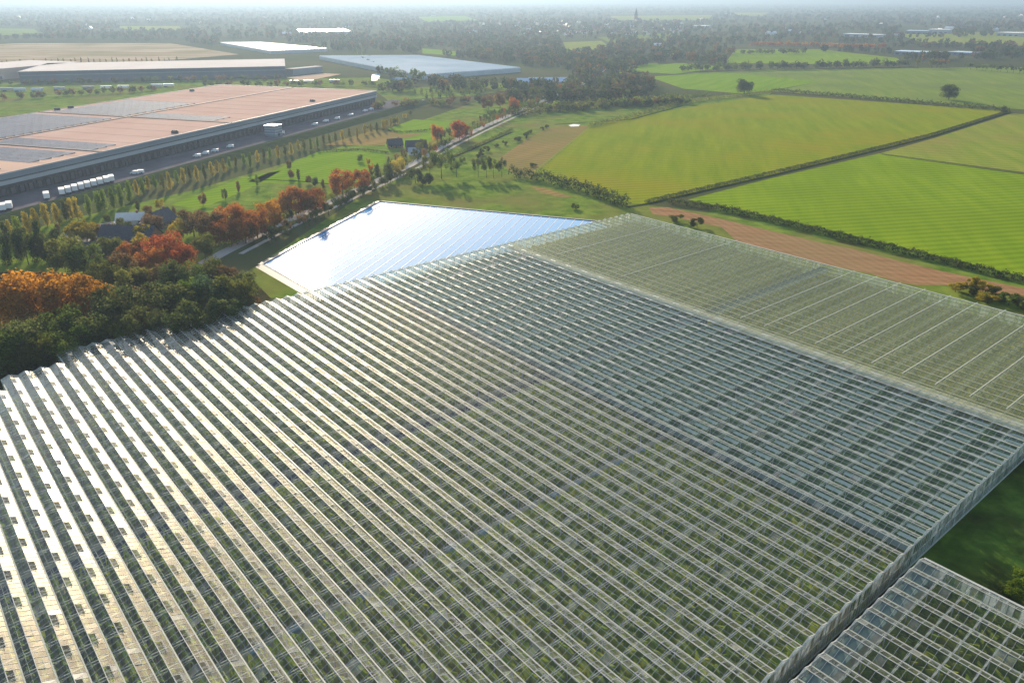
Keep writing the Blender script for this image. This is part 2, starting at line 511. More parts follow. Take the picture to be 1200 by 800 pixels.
# sandy headland beside the big greenhouse
sheet("grass_strip", [(738, 258), (757, 240), (850, 252), (960, 279), (1080, 307), (1200, 334), (1330, 362), (1330, 400), (1200, 372), (960, 318), (800, 268)], 'verge', 0.03)
sheet("sandy_track", [(760, 243), (782, 243), (850, 258), (905, 271), (960, 284), (1000, 292), (1050, 305), (1100, 317), (1200, 338), (1330, 367), (1330, 381), (1200, 351), (1150, 341), (1110, 334), (1075, 334), (1050, 330), (1020, 321), (1000, 317), (960, 308), (925, 300), (890, 291), (862, 282), (852, 272), (845, 266), (815, 260), (790, 254), (765, 251)], 'f_sand', 0.05)
sheet("sandy_track", [(622, 218), (640, 221), (672, 231), (655, 231), (632, 225)], 'f_brown', 0.04)
ribbon("ditch", [at(u, v) for u, v in ((735, 243), (760, 239), (900, 207), (1000, 183.5), (1090, 161), (1182, 132.5))], 3.5, 'ditch', 0.07)
ribbon("ditch", [at(u, v) for u, v in ((1033, 181), (1110, 192), (1200, 204.5), (1330, 222))], 1.6, 'ditch', 0.075)
ribbon("ditch", [at(u, v) for u, v in ((450, 214), (520, 189), (565, 170), (600, 155))], 3.0, 'ditch', 0.045)
ribbon("ditch", [at(u, v) for u, v in ((290, 210), (345, 212), (400, 217))], 2.0, 'ditch', 0.06)
ribbon("ditch", [at(u, v) for u, v in ((650, 146), (740, 140), (800, 124))], 2.6, 'ditch', 0.06)
ribbon("ditch", [at(u, v) for u, v in ((620, 206), (690, 150))], 1.5, 'f_mown', 0.07)
# grass beside and between the greenhouses
sheet("grass_strip", None, 'dark_grass', 0.012, [ab(-30, 40), ab(-30, 420), ab(242, 420), ab(242, 286), ab(60, 286), ab(60, 40)])
sheet("alley_path", None, mat('dark_alley_ground', (0.018, 0.017, 0.014), (0.03, 0.028, 0.022), 0.3, 0.95, 0.1), 0.02, [ab(39.6, 40), ab(39.6, 137), ab(42.5, 137), ab(42.5, 40)])  # near-black ground along the alley

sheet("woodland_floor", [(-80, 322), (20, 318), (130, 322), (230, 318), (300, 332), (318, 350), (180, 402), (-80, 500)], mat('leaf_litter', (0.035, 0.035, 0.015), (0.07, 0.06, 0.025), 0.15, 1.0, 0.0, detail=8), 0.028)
# ------------------------------------------------------------------ the road
road_px = [(200, 330), (262, 296), (330, 262), (400, 231), (455, 206), (480, 194), (520, 171), (560, 152), (600, 134), (640, 117), (680, 100), (700, 88), (712, 78)]
road_w = [at(u, v) for u, v in road_px]
ribbon("road", road_w, 6.5, 'road', 0.08)
road_off = []
for i, p in enumerate(road_w):
    d = Vector(road_w[min(i + 1, len(road_w) - 1)]) - Vector(road_w[max(i - 1, 0)]); d.normalize()
    road_off.append((p[0] + d.y * 8.5, p[1] - d.x * 8.5))
ribbon("cycle_path", road_off[1:10], 2.6, 'road', 0.085)

# ------------------------------------------------------------------ greenhouses
MOD, PANE, SPAN, RISE, GUT = 4.5, 1.5, 4.0, 0.81, 6.0
Y0, X0 = 42.6, -37.5          # front wall, left end (along and across the ridges)
gh = link("greenhouse", None); gh.rotation_euler = (0, 0, -AZ1)
tag(gh, "vast glass greenhouse of long parallel ridged roofs filling the foreground", "greenhouse")


def rz(x): return RISE * (1 - abs(x - 2) / 2)


def span_glass(name, n_mod, m, seed, vents=True, y0=0.0):
    r = random.Random(seed)
    b = MB()
    for j in range(n_mod * 3):
        ya, yb = y0 + j * PANE, y0 + (j + 1) * PANE
        e = [r.uniform(-0.011, 0.011) for _ in range(4)]
        b.quad((0.1, ya, 0.04 + e[0]), (2, ya, RISE + e[1]), (2, yb, RISE - e[1]), (0.1, yb, 0.04 - e[0]))
        e = [r.uniform(-0.011, 0.011) for _ in range(4)]
        xs = 2
        if vents and j % 6 in (2, 3): xs = 3.0
        b.quad((xs, ya, rz(xs) + e[0]), (3.9, ya, 0.04 + e[1]), (3.9, yb, 0.04 - e[1]), (xs, yb, rz(xs) - e[0]))
    for i in range(len(b.f)):
        if r.random() < (0.045 if m != 'glass_olive' else 0.0): b.m[i] = 1
    return b.mesh(name, [m, 'glass_dirty'])


def span_bars(name, n_mod, y0=0.0):
    b = MB()
    for j in range(n_mod * 3 + 1):
        y = y0 + j * PANE
        w = 0.02
        for (xa, za, xb, zb) in ((0.1, 0.04, 2, RISE), (2, RISE, 3.9, 0.04)):
            b.quad((xa, y - w, za + 0.05), (xb, y - w, zb + 0.05), (xb, y + w, zb + 0.05), (xa, y + w, za + 0.05))
            b.quad((xa, y - w, za - 0.03), (xb, y - w, zb - 0.03), (xb, y - w, zb + 0.05), (xa, y - w, za + 0.05))
            b.quad((xa, y + w, za + 0.05), (xb, y + w, zb + 0.05), (xb, y + w, zb - 0.03), (xa, y + w, za - 0.03))
    return b.mesh(name, ['alu'])


def span_line(name, n_mod, x, z, w, h, m, y0=0.0):
    b = MB(); b.box(x - w / 2, x + w / 2, y0, y0 + n_mod * MOD, z - h / 2, z + h / 2)
    return b.mesh(name, [m])


def gable_end(name, m):
    b = MB()
    for x0 in range(4):
        b.poly([(x0, 0, 0), (x0 + 1, 0, 0), (x0 + 1, 0, rz(x0 + 1)), (x0, 0, rz(x0))] if x0 not in (0, 3) else ([(0, 0, 0), (1, 0, 0), (1, 0, rz(1))] if x0 == 0 else [(3, 0, 0), (4, 0, 0), (3, 0, rz(3))]))
    b.bar((0, 0, 0.03), (2, 0, RISE + 0.03), 0.14, 0.12, 1); b.bar((2, 0, RISE + 0.03), (4, 0, 0.03), 0.14, 0.12, 1)
    for x in (1, 2, 3): b.bar((x, 0, 0), (x, 0, rz(x)), 0.05, 0.05, 1)
    return b.mesh(name, [m, 'steel'])


def vent_mesh(name, m, tilt):
    """roof window hinged at the ridge, two panes, lifted"""
    b = MB()
    L, W = 1.12, 2 * PANE
    c, s = math.cos(tilt), math.sin(tilt)
    P = lambda t, y, dz=0: (t * c - dz * s, y, t * s + dz * c)
    b.quad(P(0, 0), P(L, 0), P(L, W), P(0, W))
    for y in (0.03, PANE, W - 0.03): b.bar(P(0, y, 0.02), P(L, y, 0.02), 0.05, 0.05, 1)
    b.bar(P(L, 0, 0.02), P(L, W, 0.02), 0.06, 0.06, 1)
    b.bar(P(L * 0.9, PANE, 0), (L * 0.75, PANE, -0.42), 0.03, 0.03, 1)
    return b.mesh(name, [m, 'steel'])


cache = {}


def shared(key, fn):
    if key not in cache: cache[key] = fn()
    return cache[key]


def n_mods(x):
    return 42 if x < 14 else (44 if x < 30 else 46)


def section(x):
    return 'tan' if x < 138 else ('teal' if x < 206 else 'olive')


vents, cols = [], []
SPANS = [X0 + SPAN * k for k in range(81)]
for k, x in enumerate(SPANS):
    nm, sec = n_mods(x), section(x)
    var = k % 4
    g = link("roof_span", shared(('g', nm, sec, var), lambda: span_glass("roof_span", nm, 'glass_' + sec, nm * 10 + var, sec != 'olive')), gh, (x, Y0, GUT))
    link("gutter", shared(('u', nm, sec == 'olive'), lambda: span_line("gutter", nm, 0, 0.0, 0.24, 0.16, 'gutter_olive' if sec == 'olive' else 'gutter')), g)
    link("ridge_cap", shared(('r', nm, sec == 'olive'), lambda: span_line("ridge_cap", nm, 2, RISE + 0.04, 0.11, 0.09, 'gutter_olive' if sec == 'olive' else 'alu')), g)
    tag(link("glazing_bars", shared(('b', nm), lambda: span_bars("glazing_bars", nm)), g), kind="stuff")
    link("gable_end", shared('gab', lambda: gable_end("gable_end", 'glass_wall')), g, (0, nm * MOD + 0.06, 0))
    link("gable_end", shared('gab', None), g, (0, -0.06, 0))
    for j in range(nm * 3):
        if j % 6 == 2 and sec != 'olive': vents.append((x + 2, Y0 + j * PANE, sec))
link("gutter", span_line("edge_gutter", 46, 0, 0.05, 0.7, 0.3, 'steel'), gh, (SPANS[-1] + 4.3, Y0, GUT))


def near_first(pts):
    def d(p):
        w = ab(p[1], p[0])
        zf = w[1] * CP + CAM_H * SP
        u = 600 + F_PX * w[0] / zf
        return (0 if -20 < u < 1220 else 10000) + math.hypot(w[0], w[1])
    return sorted(pts, key=d)


def stuff_copies(name, me, places, mats):
    """many copies of one small mesh joined to one part"""
    n = len(me.vertices)
    co = np.empty(n * 3, dtype=np.float32); me.vertices.foreach_get("co", co); co = co.reshape(n, 3)
    faces = [tuple(p.vertices) for p in me.polygons]
    mi = [p.material_index for p in me.polygons]
    V = (co[None] + np.array(places, dtype=np.float32)[:, None, :]).reshape(-1, 3)
    F = [tuple(i + k * n for i in f) for k in range(len(places)) for f in faces]
    o = bpy.data.meshes.new(name)
    o.from_pydata(V.tolist(), [], F)
    for x in mats: o.materials.append(M[x])
    o.polygons.foreach_set("material_index", mi * len(places))
    o.update()
    return o


# white washing rails that cross the ridges of the right block
rb = MB(); rb.box(210.6, 286.3, -.1, .1, 0, .09)
rm_ = rb.mesh("washing_rail", ['rail_white'])
for y in [Y0 + 9 * i for i in range(11)] + [186.6, 222.6]:
    link("washing_rail", rm_, gh, (0, y, GUT + RISE + .1))
vms = [vent_mesh("roof_vent", 'glass_tan', R(t)) for t in (-3, -1, -6, 2, -20.5)]
vm = vms[0]
vs = near_first(vents)
for (x, y, s) in vs[:300]: link("roof_vent", vms[rnd.choice((0, 0, 0, 0, 1, 1, 2, 2, 3, 4))], gh, (x, y, GUT + RISE + 0.06))
tag(link("roof_vent_rows", stuff_copies("roof_vent_rows", vm, [(x, y, GUT + RISE + 0.06) for x, y, s in vs[300:]], ['glass_tan', 'steel']), gh), kind="stuff")


def truss_mesh(x0, x1):
    b = MB()
    b.box(x0, x1, -0.06, 0.06, -0.14, -0.04)
    b.box(x0, x1, -0.04, 0.04, -0.70, -0.63)
    n = int(round((x1 - x0) / 2))
    for i in range(n):
        xa, xb = x0 + 2 * i, x0 + 2 * i + 1
        if i % 2 == 0: b.bar((xb, 0, -0.66), (xb, 0, -0.1), 0.03, 0.03)
    return b.mesh("truss", ['steel'])


for j in range(47):
    y = Y0 + j * MOD
    xs = X0 if j <= 42 else (14.5 if j <= 44 else 30.5)
    link("truss", shared(('t', xs), lambda: truss_mesh(xs, 286.5)), gh, (0, y, GUT))
    for i in range(41):
        x = X0 + 8 * i
        if x >= xs: cols.append((x, y, 0))
cm_b = MB(); cm_b.box(-0.08, 0.08, -0.08, 0.08, 0.05, GUT - 0.1)
cm = cm_b.mesh("column", ['steel'])
cs = near_first(cols)
for (x, y, s) in cs[:300]: link("column", cm, gh, (x, y, 0))
tag(link("column_rows", stuff_copies("column_rows", cm, [(x, y, 0) for x, y, s in cs[300:]], ['steel']), gh), kind="stuff")


def wall(name, p, q, parent, h=GUT, step=1.0, seed=1):
    """glazed side wall from p to q (local): panes, posts, rails"""
    r = random.Random(seed)
    g = MB(); f = MB()
    p, q = Vector((p[0], p[1], 0)), Vector((q[0], q[1], 0))
    d = q - p; L = d.length; d.normalize(); nrm = Vector((d.y, -d.x, 0))
    n = int(L / step)
    for i in range(n):
        a, c = p + d * (i * L / n), p + d * ((i + 1) * L / n)
        e = r.uniform(-0.02, 0.02)
        for z0, z1 in ((0.5, h / 2), (h / 2, h)):
            e = r.uniform(-0.02, 0.02)
            A, C = a + nrm * e, c - nrm * e
            g.quad((A.x, A.y, z0), (C.x, C.y, z0), (C.x, C.y, z1), (A.x, A.y, z1))
        f.bar((a.x, a.y, 0), (a.x, a.y, h), 0.07 if i % 4 else 0.14, 0.07 if i % 4 else 0.14)
    f.bar((p.x, p.y, 0.25), (q.x, q.y, 0.25), 0.12, 0.5)
    f.bar((p.x, p.y, h / 2), (q.x, q.y, h / 2), 0.06, 0.08)
    f.bar((p.x, p.y, h + 0.02), (q.x, q.y, h + 0.02), 0.2, 0.16)
    for i in range(len(g.f)): g.m[i] = r.choice((0, 0, 1, 2))  # lighter and darker panes paint the streaks of reflected sky
    w = link(name, g.mesh(name, ['glass_wall', 'glass_teal', 'glass_dirty']), parent)
    tag(link("wall_posts", f.mesh("wall_posts", ['rail_white']), w), kind="stuff")
    return w


wall("front_wall", (X0, Y0 - 0.12), (286.5, Y0 - 0.12), gh, seed=1)
wall("side_wall", (286.9, Y0), (286.9, Y0 + 46 * MOD), gh, seed=2)
wall("back_wall", (286.5, Y0 + 46 * MOD + 0.14), (30.5, Y0 + 46 * MOD + 0.14), gh, seed=3)
wall("back_wall", (30.5, Y0 + 44 * MOD + 0.14), (14.5, Y0 + 44 * MOD + 0.14), gh, seed=4)
wall("back_wall", (14.5, Y0 + 42 * MOD + 0.14), (X0, Y0 + 42 * MOD + 0.14), gh, seed=5)
wall("side_wall", (30.4, Y0 + 46 * MOD), (30.4, Y0 + 44 * MOD + 0.2), gh, seed=6)
wall("side_wall", (14.4, Y0 + 44 * MOD), (14.4, Y0 + 42 * MOD + 0.2), gh, seed=7)

# inside: floors, paths, crops, screens
YB = Y0 + 46 * MOD
b = MB(); b.box(X0 + 0.3, 138.4, Y0 + 0.2, YB - 9.2, 0.03, 0.06); link("floor_mat", b.mesh("floor_mat", ['floor_tan']), gh)
b = MB(); b.box(30.8, 138.4, YB - 9.15, YB - 0.2, 0.03, 0.06); link("floor_mat", b.mesh("floor_mat", ['floor_tan']), gh)
b = MB(); b.box(138.6, 205.4, Y0 + 0.2, YB - 0.2, 0.03, 0.06); link("floor_mat", b.mesh("floor_mat", ['floor_teal']), gh)
b = MB(); b.box(210.1, 286.2, Y0 + 0.2, YB - 0.2, 0.03, 0.06); link("floor_mat", b.mesh("floor_mat", ['floor_olive']), gh)
b = MB(); b.box(205.5, 210.0, Y0 + 0.2, YB - 0.2, 0.03, 0.08); link("service_path", b.mesh("service_path", ['pale_path']), gh)
b = MB(); b.box(X0 + 0.3, 205.4, 146.4, 152.6, 0.07, 0.10); b.box(210.1, 286.2, 146.4, 152.6, 0.07, 0.10)
link("main_path", b.mesh("main_path", ['path']), gh)
AISLES = (105.0, 209.0)
for ya in AISLES:
    b = MB(); b.box(X0 + 0.3, 205.4, ya - 1.1, ya + 1.1, 0.07, 0.10); link("cross_path", b.mesh("cross_path", ['floor_olive']), gh)
# partition roofs: a pale screen under the strip between the blocks, and a bluish one over the main path of the right block
b = MB(); b.box(205.0, 211.0, Y0 + 0.3, YB - 0.3, 5.1, 5.16); link("shade_screen", b.mesh("strip_screen", ['pale_path']), gh)
b = MB(); b.box(210.4, 286.2, 141.4, 146.2, 5.1, 5.16); link("shade_screen", b.mesh("path_screen", ['screen_slate']), gh)
b = MB(); b.box(137.0, 140.0, Y0 + 0.3, YB - 0.3, 5.1, 5.15); link("shade_screen", b.mesh("edge_screen", ['screen_dull']), gh)


def crop_rows(name, x0, x1, y0, y1, m, h, w, pitch, seed, gaps=(), parent=gh):
    r = np.random.RandomState(seed)
    Q = []
    xs = np.arange(x0 + pitch / 2, x1, pitch)
    step = 1.3
    ys = np.arange(y0, y1 - step, step)
    for x in xs:
        keep = np.ones(len(ys), bool)
        for ga, gb in gaps: keep &= ~((ys + step > ga) & (ys < gb))
        yy = ys[keep]
        if len(yy) == 0: continue
        n = len(yy)
        hh = h * (0.8 + 0.4 * r.rand(n)); h2 = h * (0.8 + 0.4 * r.rand(n))
        wl_ = w * (0.3 + 0.35 * r.rand(n)); wr_ = w * (0.3 + 0.35 * r.rand(n))
        xo = x + (r.rand(n) - 0.5) * 0.25
        z0 = np.full(n, 0.3)
        y2 = yy + step * (0.8 + 0.3 * r.rand(n))
        Q.append(np.stack([np.c_[xo - wl_, yy, z0], np.c_[xo - wl_, y2, z0], np.c_[xo - wl_ * .4, y2, hh], np.c_[xo - wl_ * .4, yy, h2]], 1))
        Q.append(np.stack([np.c_[xo - wl_ * .4, yy, h2], np.c_[xo - wl_ * .4, y2, hh], np.c_[xo + wr_, y2, hh - .5], np.c_[xo + wr_, yy, h2 - .4]], 1))
        Q.append(np.stack([np.c_[xo + wr_, yy, h2 - .4], np.c_[xo + wr_, y2, hh - .5], np.c_[xo + wr_, y2, z0], np.c_[xo + wr_, yy, z0]], 1))
    o = link(name, quads_mesh(name, np.concatenate(Q), [m]))
    o.rotation_euler = (0, 0, -AZ1)
    return tag(o, kind="stuff")


GAPS = [(146.0, 153.0)] + [(ya - 1.4, ya + 1.4) for ya in AISLES]
crop_rows("crop_plants", X0 + 1, 138, Y0 + 1.5, YB - 19, 'crop', 3.7, 1.0, 1.6, 1, GAPS)
crop_rows("crop_plants", 31, 138, YB - 19, YB - 1.5, 'crop', 3.7, 1.0, 1.6, 2)
crop_rows("crop_plants", 139, 205, Y0 + 1.5, YB - 1.5, 'crop_teal', 3.6, 1.0, 1.6, 3, GAPS)
crop_rows("crop_plants", 210.5, 286, Y0 + 1.5, YB - 1.5, 'crop_olive', 3.2, 1.3, 1.6, 4, GAPS[:1])

# white crop wires and pipe rails hung over the rows
for xa, xb, ya, yb in ((X0 + 1, 30, Y0 + 1, YB - 19), (30, 138, Y0 + 1, YB - 1), (139, 205, Y0 + 1, YB - 1), (210.5, 286, Y0 + 1, YB - 1)):
    b = MB()
    x = xa + 0.8
    while x < xb:
        b.box(x - .03, x + .03, ya, yb, 4.3, 4.36)
        b.box(x + .55, x + .68, ya, yb, .35, .45); x += 1.6
    tag(link("crop_wires", b.mesh("crop_wires", ['steel']), gh), kind="stuff")

# horizontal screens, partly drawn, one in each roof cell of the middle block
sb = MB(); sb.box(2.5, 3.75, 0.3, MOD - 0.35, -0.9, -0.86)
sm1 = sb.mesh("shade_screen_pale", ['screen'])
sc = [(x, Y0 + j * MOD, 0) for x in SPANS if 138 < x < 206 for j in range(0, 46, 2)]
sc = near_first(sc)
for x, y, s in sc[:300]: link("shade_screen", sm1, gh, (x, y, GUT))
for s, me, mm in ((0, sm1, 'screen'),):
    tag(link("shade_screen_rows", stuff_copies("shade_screen_rows", me, [(x, y, GUT) for x, y, q in sc[300:] if q == s], [mm]), gh), kind="stuff")

# blue covers along the cross path
tb = MB(); tb.box(-1.3, 1.3, -0.8, 0.8, 0.12, 1.2); tb.box(-1.35, 1.35, -0.85, 0.85, 1.2, 1.28)
tm = tb.mesh("path_cover", ['blue_trolley'])
for i in range(15): link("path_cover", tm, gh, (30 + i * 7.1 + rnd.uniform(-1, 1), 105 + rnd.uniform(-.4, .4), 0))

# ---- the second greenhouse, lower right
g2 = link("greenhouse", None); g2.rotation_euler = (0, 0, -AZ1)
tag(g2, "smaller glass greenhouse across the dark alley in the lower right corner", "greenhouse")
N2, E2 = 14, 136.0
S2 = [E2 - 4 * (k + 1) for k in range(20)]
Y2 = 39.4 - N2 * MOD
for k, x in enumerate(S2):
    g = link("roof_span", shared(('g2', k % 3), lambda: span_glass("roof_span", N2, 'glass_tan', 900 + k % 3)), g2, (x, Y2, GUT))
    link("gutter", shared(('u2',), lambda: span_line("gutter", N2, 0, 0, 0.26, 0.16, 'gutter')), g)
    link("ridge_cap", shared(('r2',), lambda: span_line("ridge_cap", N2, 2, RISE + .04, .12, .09, 'alu')), g)
    tag(link("glazing_bars", shared(('b2',), lambda: span_bars("glazing_bars", N2)), g), kind="stuff")
    link("gable_end", shared('gab', None), g, (0, N2 * MOD + .06, 0))
    e = shared('endscreen', lambda: (lambda q: (q.box(0.3, 3.7, N2 * MOD - 3.2, N2 * MOD - 0.3, -0.5, -0.46), q.mesh("end_screen", ['screen_dull']))[1])(MB()))
    link("end_screen", e, g)
    for j in range(N2 * 3):
        if j % 6 == 2: link("roof_vent", vm, g2, (x + 2, Y2 + j * PANE, GUT + RISE + .06))
link("gutter", span_line("edge_gutter", N2, 0, 0.05, 0.5, 0.25, 'steel'), g2, (E2 + 0.2, Y2, GUT))
for j in range(N2 + 1):
    link("truss", shared('t2', lambda: truss_mesh(E2 - 80, E2)), g2, (0, Y2 + j * MOD, GUT))
    for i in range(11): link("column", cm, g2, (E2 - 8 * i - 0.2, Y2 + j * MOD, 0))
wall("side_wall", (E2 + 0.5, Y2), (E2 + 0.5, 39.4), g2, seed=21)
wall("back_wall", (E2, 39.4 + .14), (E2 - 80, 39.4 + .14), g2, seed=22)
b = MB(); b.box(E2 - 79.8, E2 - .2, Y2 + .2, 39.2, .03, .06); link("floor_mat", b.mesh("floor_mat", ['floor_tan']), g2)
crop_rows("crop_plants", E2 - 79, E2 - 1, Y2 + 1, 36, 'crop', 3.7, 1.0, 1.6, 9)

# ------------------------------------------------------------------ the water basin
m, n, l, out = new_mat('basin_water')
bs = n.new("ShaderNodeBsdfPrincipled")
bs.inputs["Base Color"].default_value = (0.035, 0.24, 0.5, 1)  # blue of the reflected sky is put into the base colour
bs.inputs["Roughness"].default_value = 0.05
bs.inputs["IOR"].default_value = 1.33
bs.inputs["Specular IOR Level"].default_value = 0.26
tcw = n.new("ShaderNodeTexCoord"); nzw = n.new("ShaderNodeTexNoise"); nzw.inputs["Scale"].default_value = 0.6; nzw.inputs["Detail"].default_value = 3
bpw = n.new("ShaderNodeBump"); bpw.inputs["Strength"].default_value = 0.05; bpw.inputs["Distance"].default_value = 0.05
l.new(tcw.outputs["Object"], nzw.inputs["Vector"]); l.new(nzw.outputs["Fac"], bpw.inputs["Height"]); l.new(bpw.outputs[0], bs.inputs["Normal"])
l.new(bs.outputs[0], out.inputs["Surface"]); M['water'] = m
M['liner'] = mat('black_pond_liner', (0.03, 0.028, 0.026), (0.06, 0.055, 0.05), 0.2, 0.5, 0.4)
M['strip'] = mat('white_float_strip', (0.5, 0.54, 0.55), (0.62, 0.64, 0.64), 0.15, 0.6, 0.2)
PA = [(308.0, 120.0), (372.0, 216.4), (266.0, 278.6), (252.5, 276.0), (252.5, 120.5)]   # corners along / across the ridges
PW = [ab(*p) for p in PA]
WZ = 0.35
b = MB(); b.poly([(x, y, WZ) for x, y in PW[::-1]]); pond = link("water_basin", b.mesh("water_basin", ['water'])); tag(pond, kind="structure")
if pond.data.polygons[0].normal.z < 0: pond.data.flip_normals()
rim = MB()
cxy = (sum(p[0] for p in PW) / 5, sum(p[1] for p in PW) / 5)
for i in range(len(PW)):
    p, q = Vector(PW[i]), Vector(PW[(i + 1) % len(PW)])
    d = (q - p).normalized(); s = Vector((-d.y, d.x))
    if s.dot(Vector(cxy) - p) > 0: s = -s
    rim.bar((p.x, p.y, WZ + 0.3), (q.x, q.y, WZ + 0.3), 0.5, 0.12, 1)
    o1, o2 = p + s * 0.25, q + s * 0.25
    rim.quad((o1.x, o1.y, WZ + .3), (o2.x, o2.y, WZ + .3), (o2.x + s.x * 3, o2.y + s.y * 3, 0.02), (o1.x + s.x * 3, o1.y + s.y * 3, 0.02))
    rim.quad((p.x, p.y, WZ - .05), (q.x, q.y, WZ - .05), (q.x, q.y, WZ + .3), (p.x, p.y, WZ + .3))
tag(link("basin_rim", rim.mesh("basin_rim", ['liner', 'kerb']), pond))


def clip_line(p, d, poly):
    """part of the line p + t d inside a convex polygon"""
    lo, hi = -1e9, 1e9
    area = sum(poly[i][0] * poly[(i + 1) % len(poly)][1] - poly[(i + 1) % len(poly)][0] * poly[i][1] for i in range(len(poly)))
    if area < 0: poly = poly[::-1]
    for i in range(len(poly)):
        a, c = poly[i], poly[(i + 1) % len(poly)]
        nx, ny = -(c[1] - a[1]), c[0] - a[0]
        den = nx * d[0] + ny * d[1]; num = nx * (a[0] - p[0]) + ny * (a[1] - p[1])
        if abs(den) < 1e-9: continue
        t = num / den
        if den > 0: lo = max(lo, t)
        else: hi = min(hi, t)
    return lo, hi


ed = Vector(PW[1]) - Vector(PW[0]); ed.normalize(); en = Vector((ed.y, -ed.x))
for k in range(1, 60):
    p = Vector(PW[0]) + en * (k * 4.5)
    lo, hi = clip_line(p, ed, PW)
    if hi - lo < 3: continue
    b = MB(); q0, q1 = p + ed * (lo + .6), p + ed * (hi - .6)
    b.bar((q0.x, q0.y, WZ + .03), (q1.x, q1.y, WZ + .03), 0.3, 0.1)
    link("float_strip", b.mesh("float_strip", ['strip']), pond)

# ------------------------------------------------------------------ trees
M['bark'] = mat('grey_brown_bark', (0.06, 0.045, 0.03), (0.11, 0.085, 0.06), 2.0, 0.95, 0.0)
LEAF = {
    'green': ((0.07, 0.11, 0.02), (0.15, 0.19, 0.034)),
    'dark': ((0.045, 0.07, 0.022), (0.115, 0.13, 0.036)),
    'olive': ((0.085, 0.10, 0.02), (0.16, 0.165, 0.03)),
    'fresh': ((0.10, 0.17, 0.018), (0.18, 0.24, 0.03)),
    'orange': ((0.30, 0.13, 0.015), (0.46, 0.22, 0.02)),
    'rust': ((0.25, 0.085, 0.02), (0.38, 0.14, 0.025)),
    'red': ((0.26, 0.06, 0.02), (0.38, 0.10, 0.025)),
    'brown': ((0.14, 0.085, 0.035), (0.20, 0.12, 0.045)),
    'yellow': ((0.26, 0.22, 0.025), (0.40, 0.31, 0.03)),
    'blue': ((0.035, 0.08, 0.04), (0.08, 0.13, 0.06)),
}
for k_, (c1, c2) in LEAF.items(): M['leaf_' + k_] = leaf_mat('foliage_' + k_, c1, c2)


def leaf_quads(P, N, size, r):
    """quads at points P facing roughly N"""
    n = len(P)
    N = N + r.normal(0, 0.55, (n, 3)); N /= np.linalg.norm(N, axis=1)[:, None] + 1e-9
    T = np.cross(N, r.normal(0, 1, (n, 3))); T /= np.linalg.norm(T, axis=1)[:, None] + 1e-9
    B = np.cross(N, T)
    s = size * (0.55 + 0.8 * r.rand(n))[:, None] / 2
    k = 0.6 + 0.5 * r.rand(n)[:, None]
    return np.stack([P - T * s, P - B * s * k, P + T * s, P + B * s * k], 1)


def crown(kind, seed, nleaf, leaf):
    """unit tree crown, height 1 (ground at 0), crown radius 0.5"""
    r = np.random.RandomState(seed)
    P, N = [], []
    if kind == 'broad': z0, z1, nl = 0.1, 0.97, 34
    elif kind == 'column': z0, z1, nl = 0.12, 1.0, 20
    elif kind == 'airy': z0, z1, nl = 0.28, 0.97, 18
    elif kind == 'bush': z0, z1, nl = 0.02, 0.95, 14
    else: z0, z1, nl = 0.08, 1.0, 22
    C, RR = [], []
    for i in range(nl):
        t = r.rand() ** 0.8
        an = r.rand() * 6.283
        if kind == 'conifer': z = z0 + (z1 - z0) * (i + .5) / nl; prof = 0.5 * (1.02 - (z - z0) / (z1 - z0)) + .03; rr = prof * (0.35 + .5 * r.rand()); lr = 0.08 + .1 * (1 - z)
        elif kind == 'column': z = z0 + (z1 - z0) * (i + .5) / nl; prof = .5 * math.sin(min(1, (z - z0) / .3 + .25) * 1.57) * (1.1 - .75 * (z - z0)); rr = prof * .6 * r.rand(); lr = 0.07 + prof * .13
        else:
            z = z0 + .12 + (z1 - z0 - .24) * r.rand(); q = (z - (z0 + z1) / 2) / ((z1 - z0) / 2); prof = .5 * math.sqrt(max(.05, 1 - q * q)); rr = prof * (0.45 + .5 * t) * .85; lr = (.06 + .12 * r.rand()) * (1.0 if kind != 'airy' else .8)
        C.append((rr * math.cos(an), rr * math.sin(an), z)); RR.append(lr)
    C, RR = np.array(C), np.array(RR)
    w = RR ** 2; w /= w.sum()
    idx = r.choice(len(C), nleaf, p=w)
    D = r.normal(0, 1, (nleaf, 3)); D /= np.linalg.norm(D, axis=1)[:, None]
    rad = RR[idx][:, None] * (0.55 + 0.5 * r.rand(nleaf, 1) ** .6) * np.where(r.rand(nleaf, 1) < .14, 1.4, 1.0)
    sc_ = np.array([1.1, 1.1, 1.0]) if kind not in ('column', 'conifer') else np.array([1., 1., 1.3])
    P = C[idx] + D * rad * sc_
    P[:, 2] = np.clip(P[:, 2], 0.0, 1.05)
    return leaf_quads(P, D, leaf, r)


def trunk(seed, top, rad, fork):
    r = random.Random(seed)
    b = MB()
    b.tube([(0, 0, -.01), (.004, .003, top * .5), (0, .005, top)], [rad * 1.25, rad * .85, rad * .6])
    for i in range(fork):
        an = 6.283 * i / fork + r.random(); L = .22 + .12 * r.random()
        b.tube([(0, 0, top * (.75 + .2 * r.random())), (math.cos(an) * L * .5, math.sin(an) * L * .5, top + L * .55), (math.cos(an) * L, math.sin(an) * L, top + L)], [rad * .5, rad * .33, rad * .12], 5)
    return b.mesh("trunk", ['bark'])


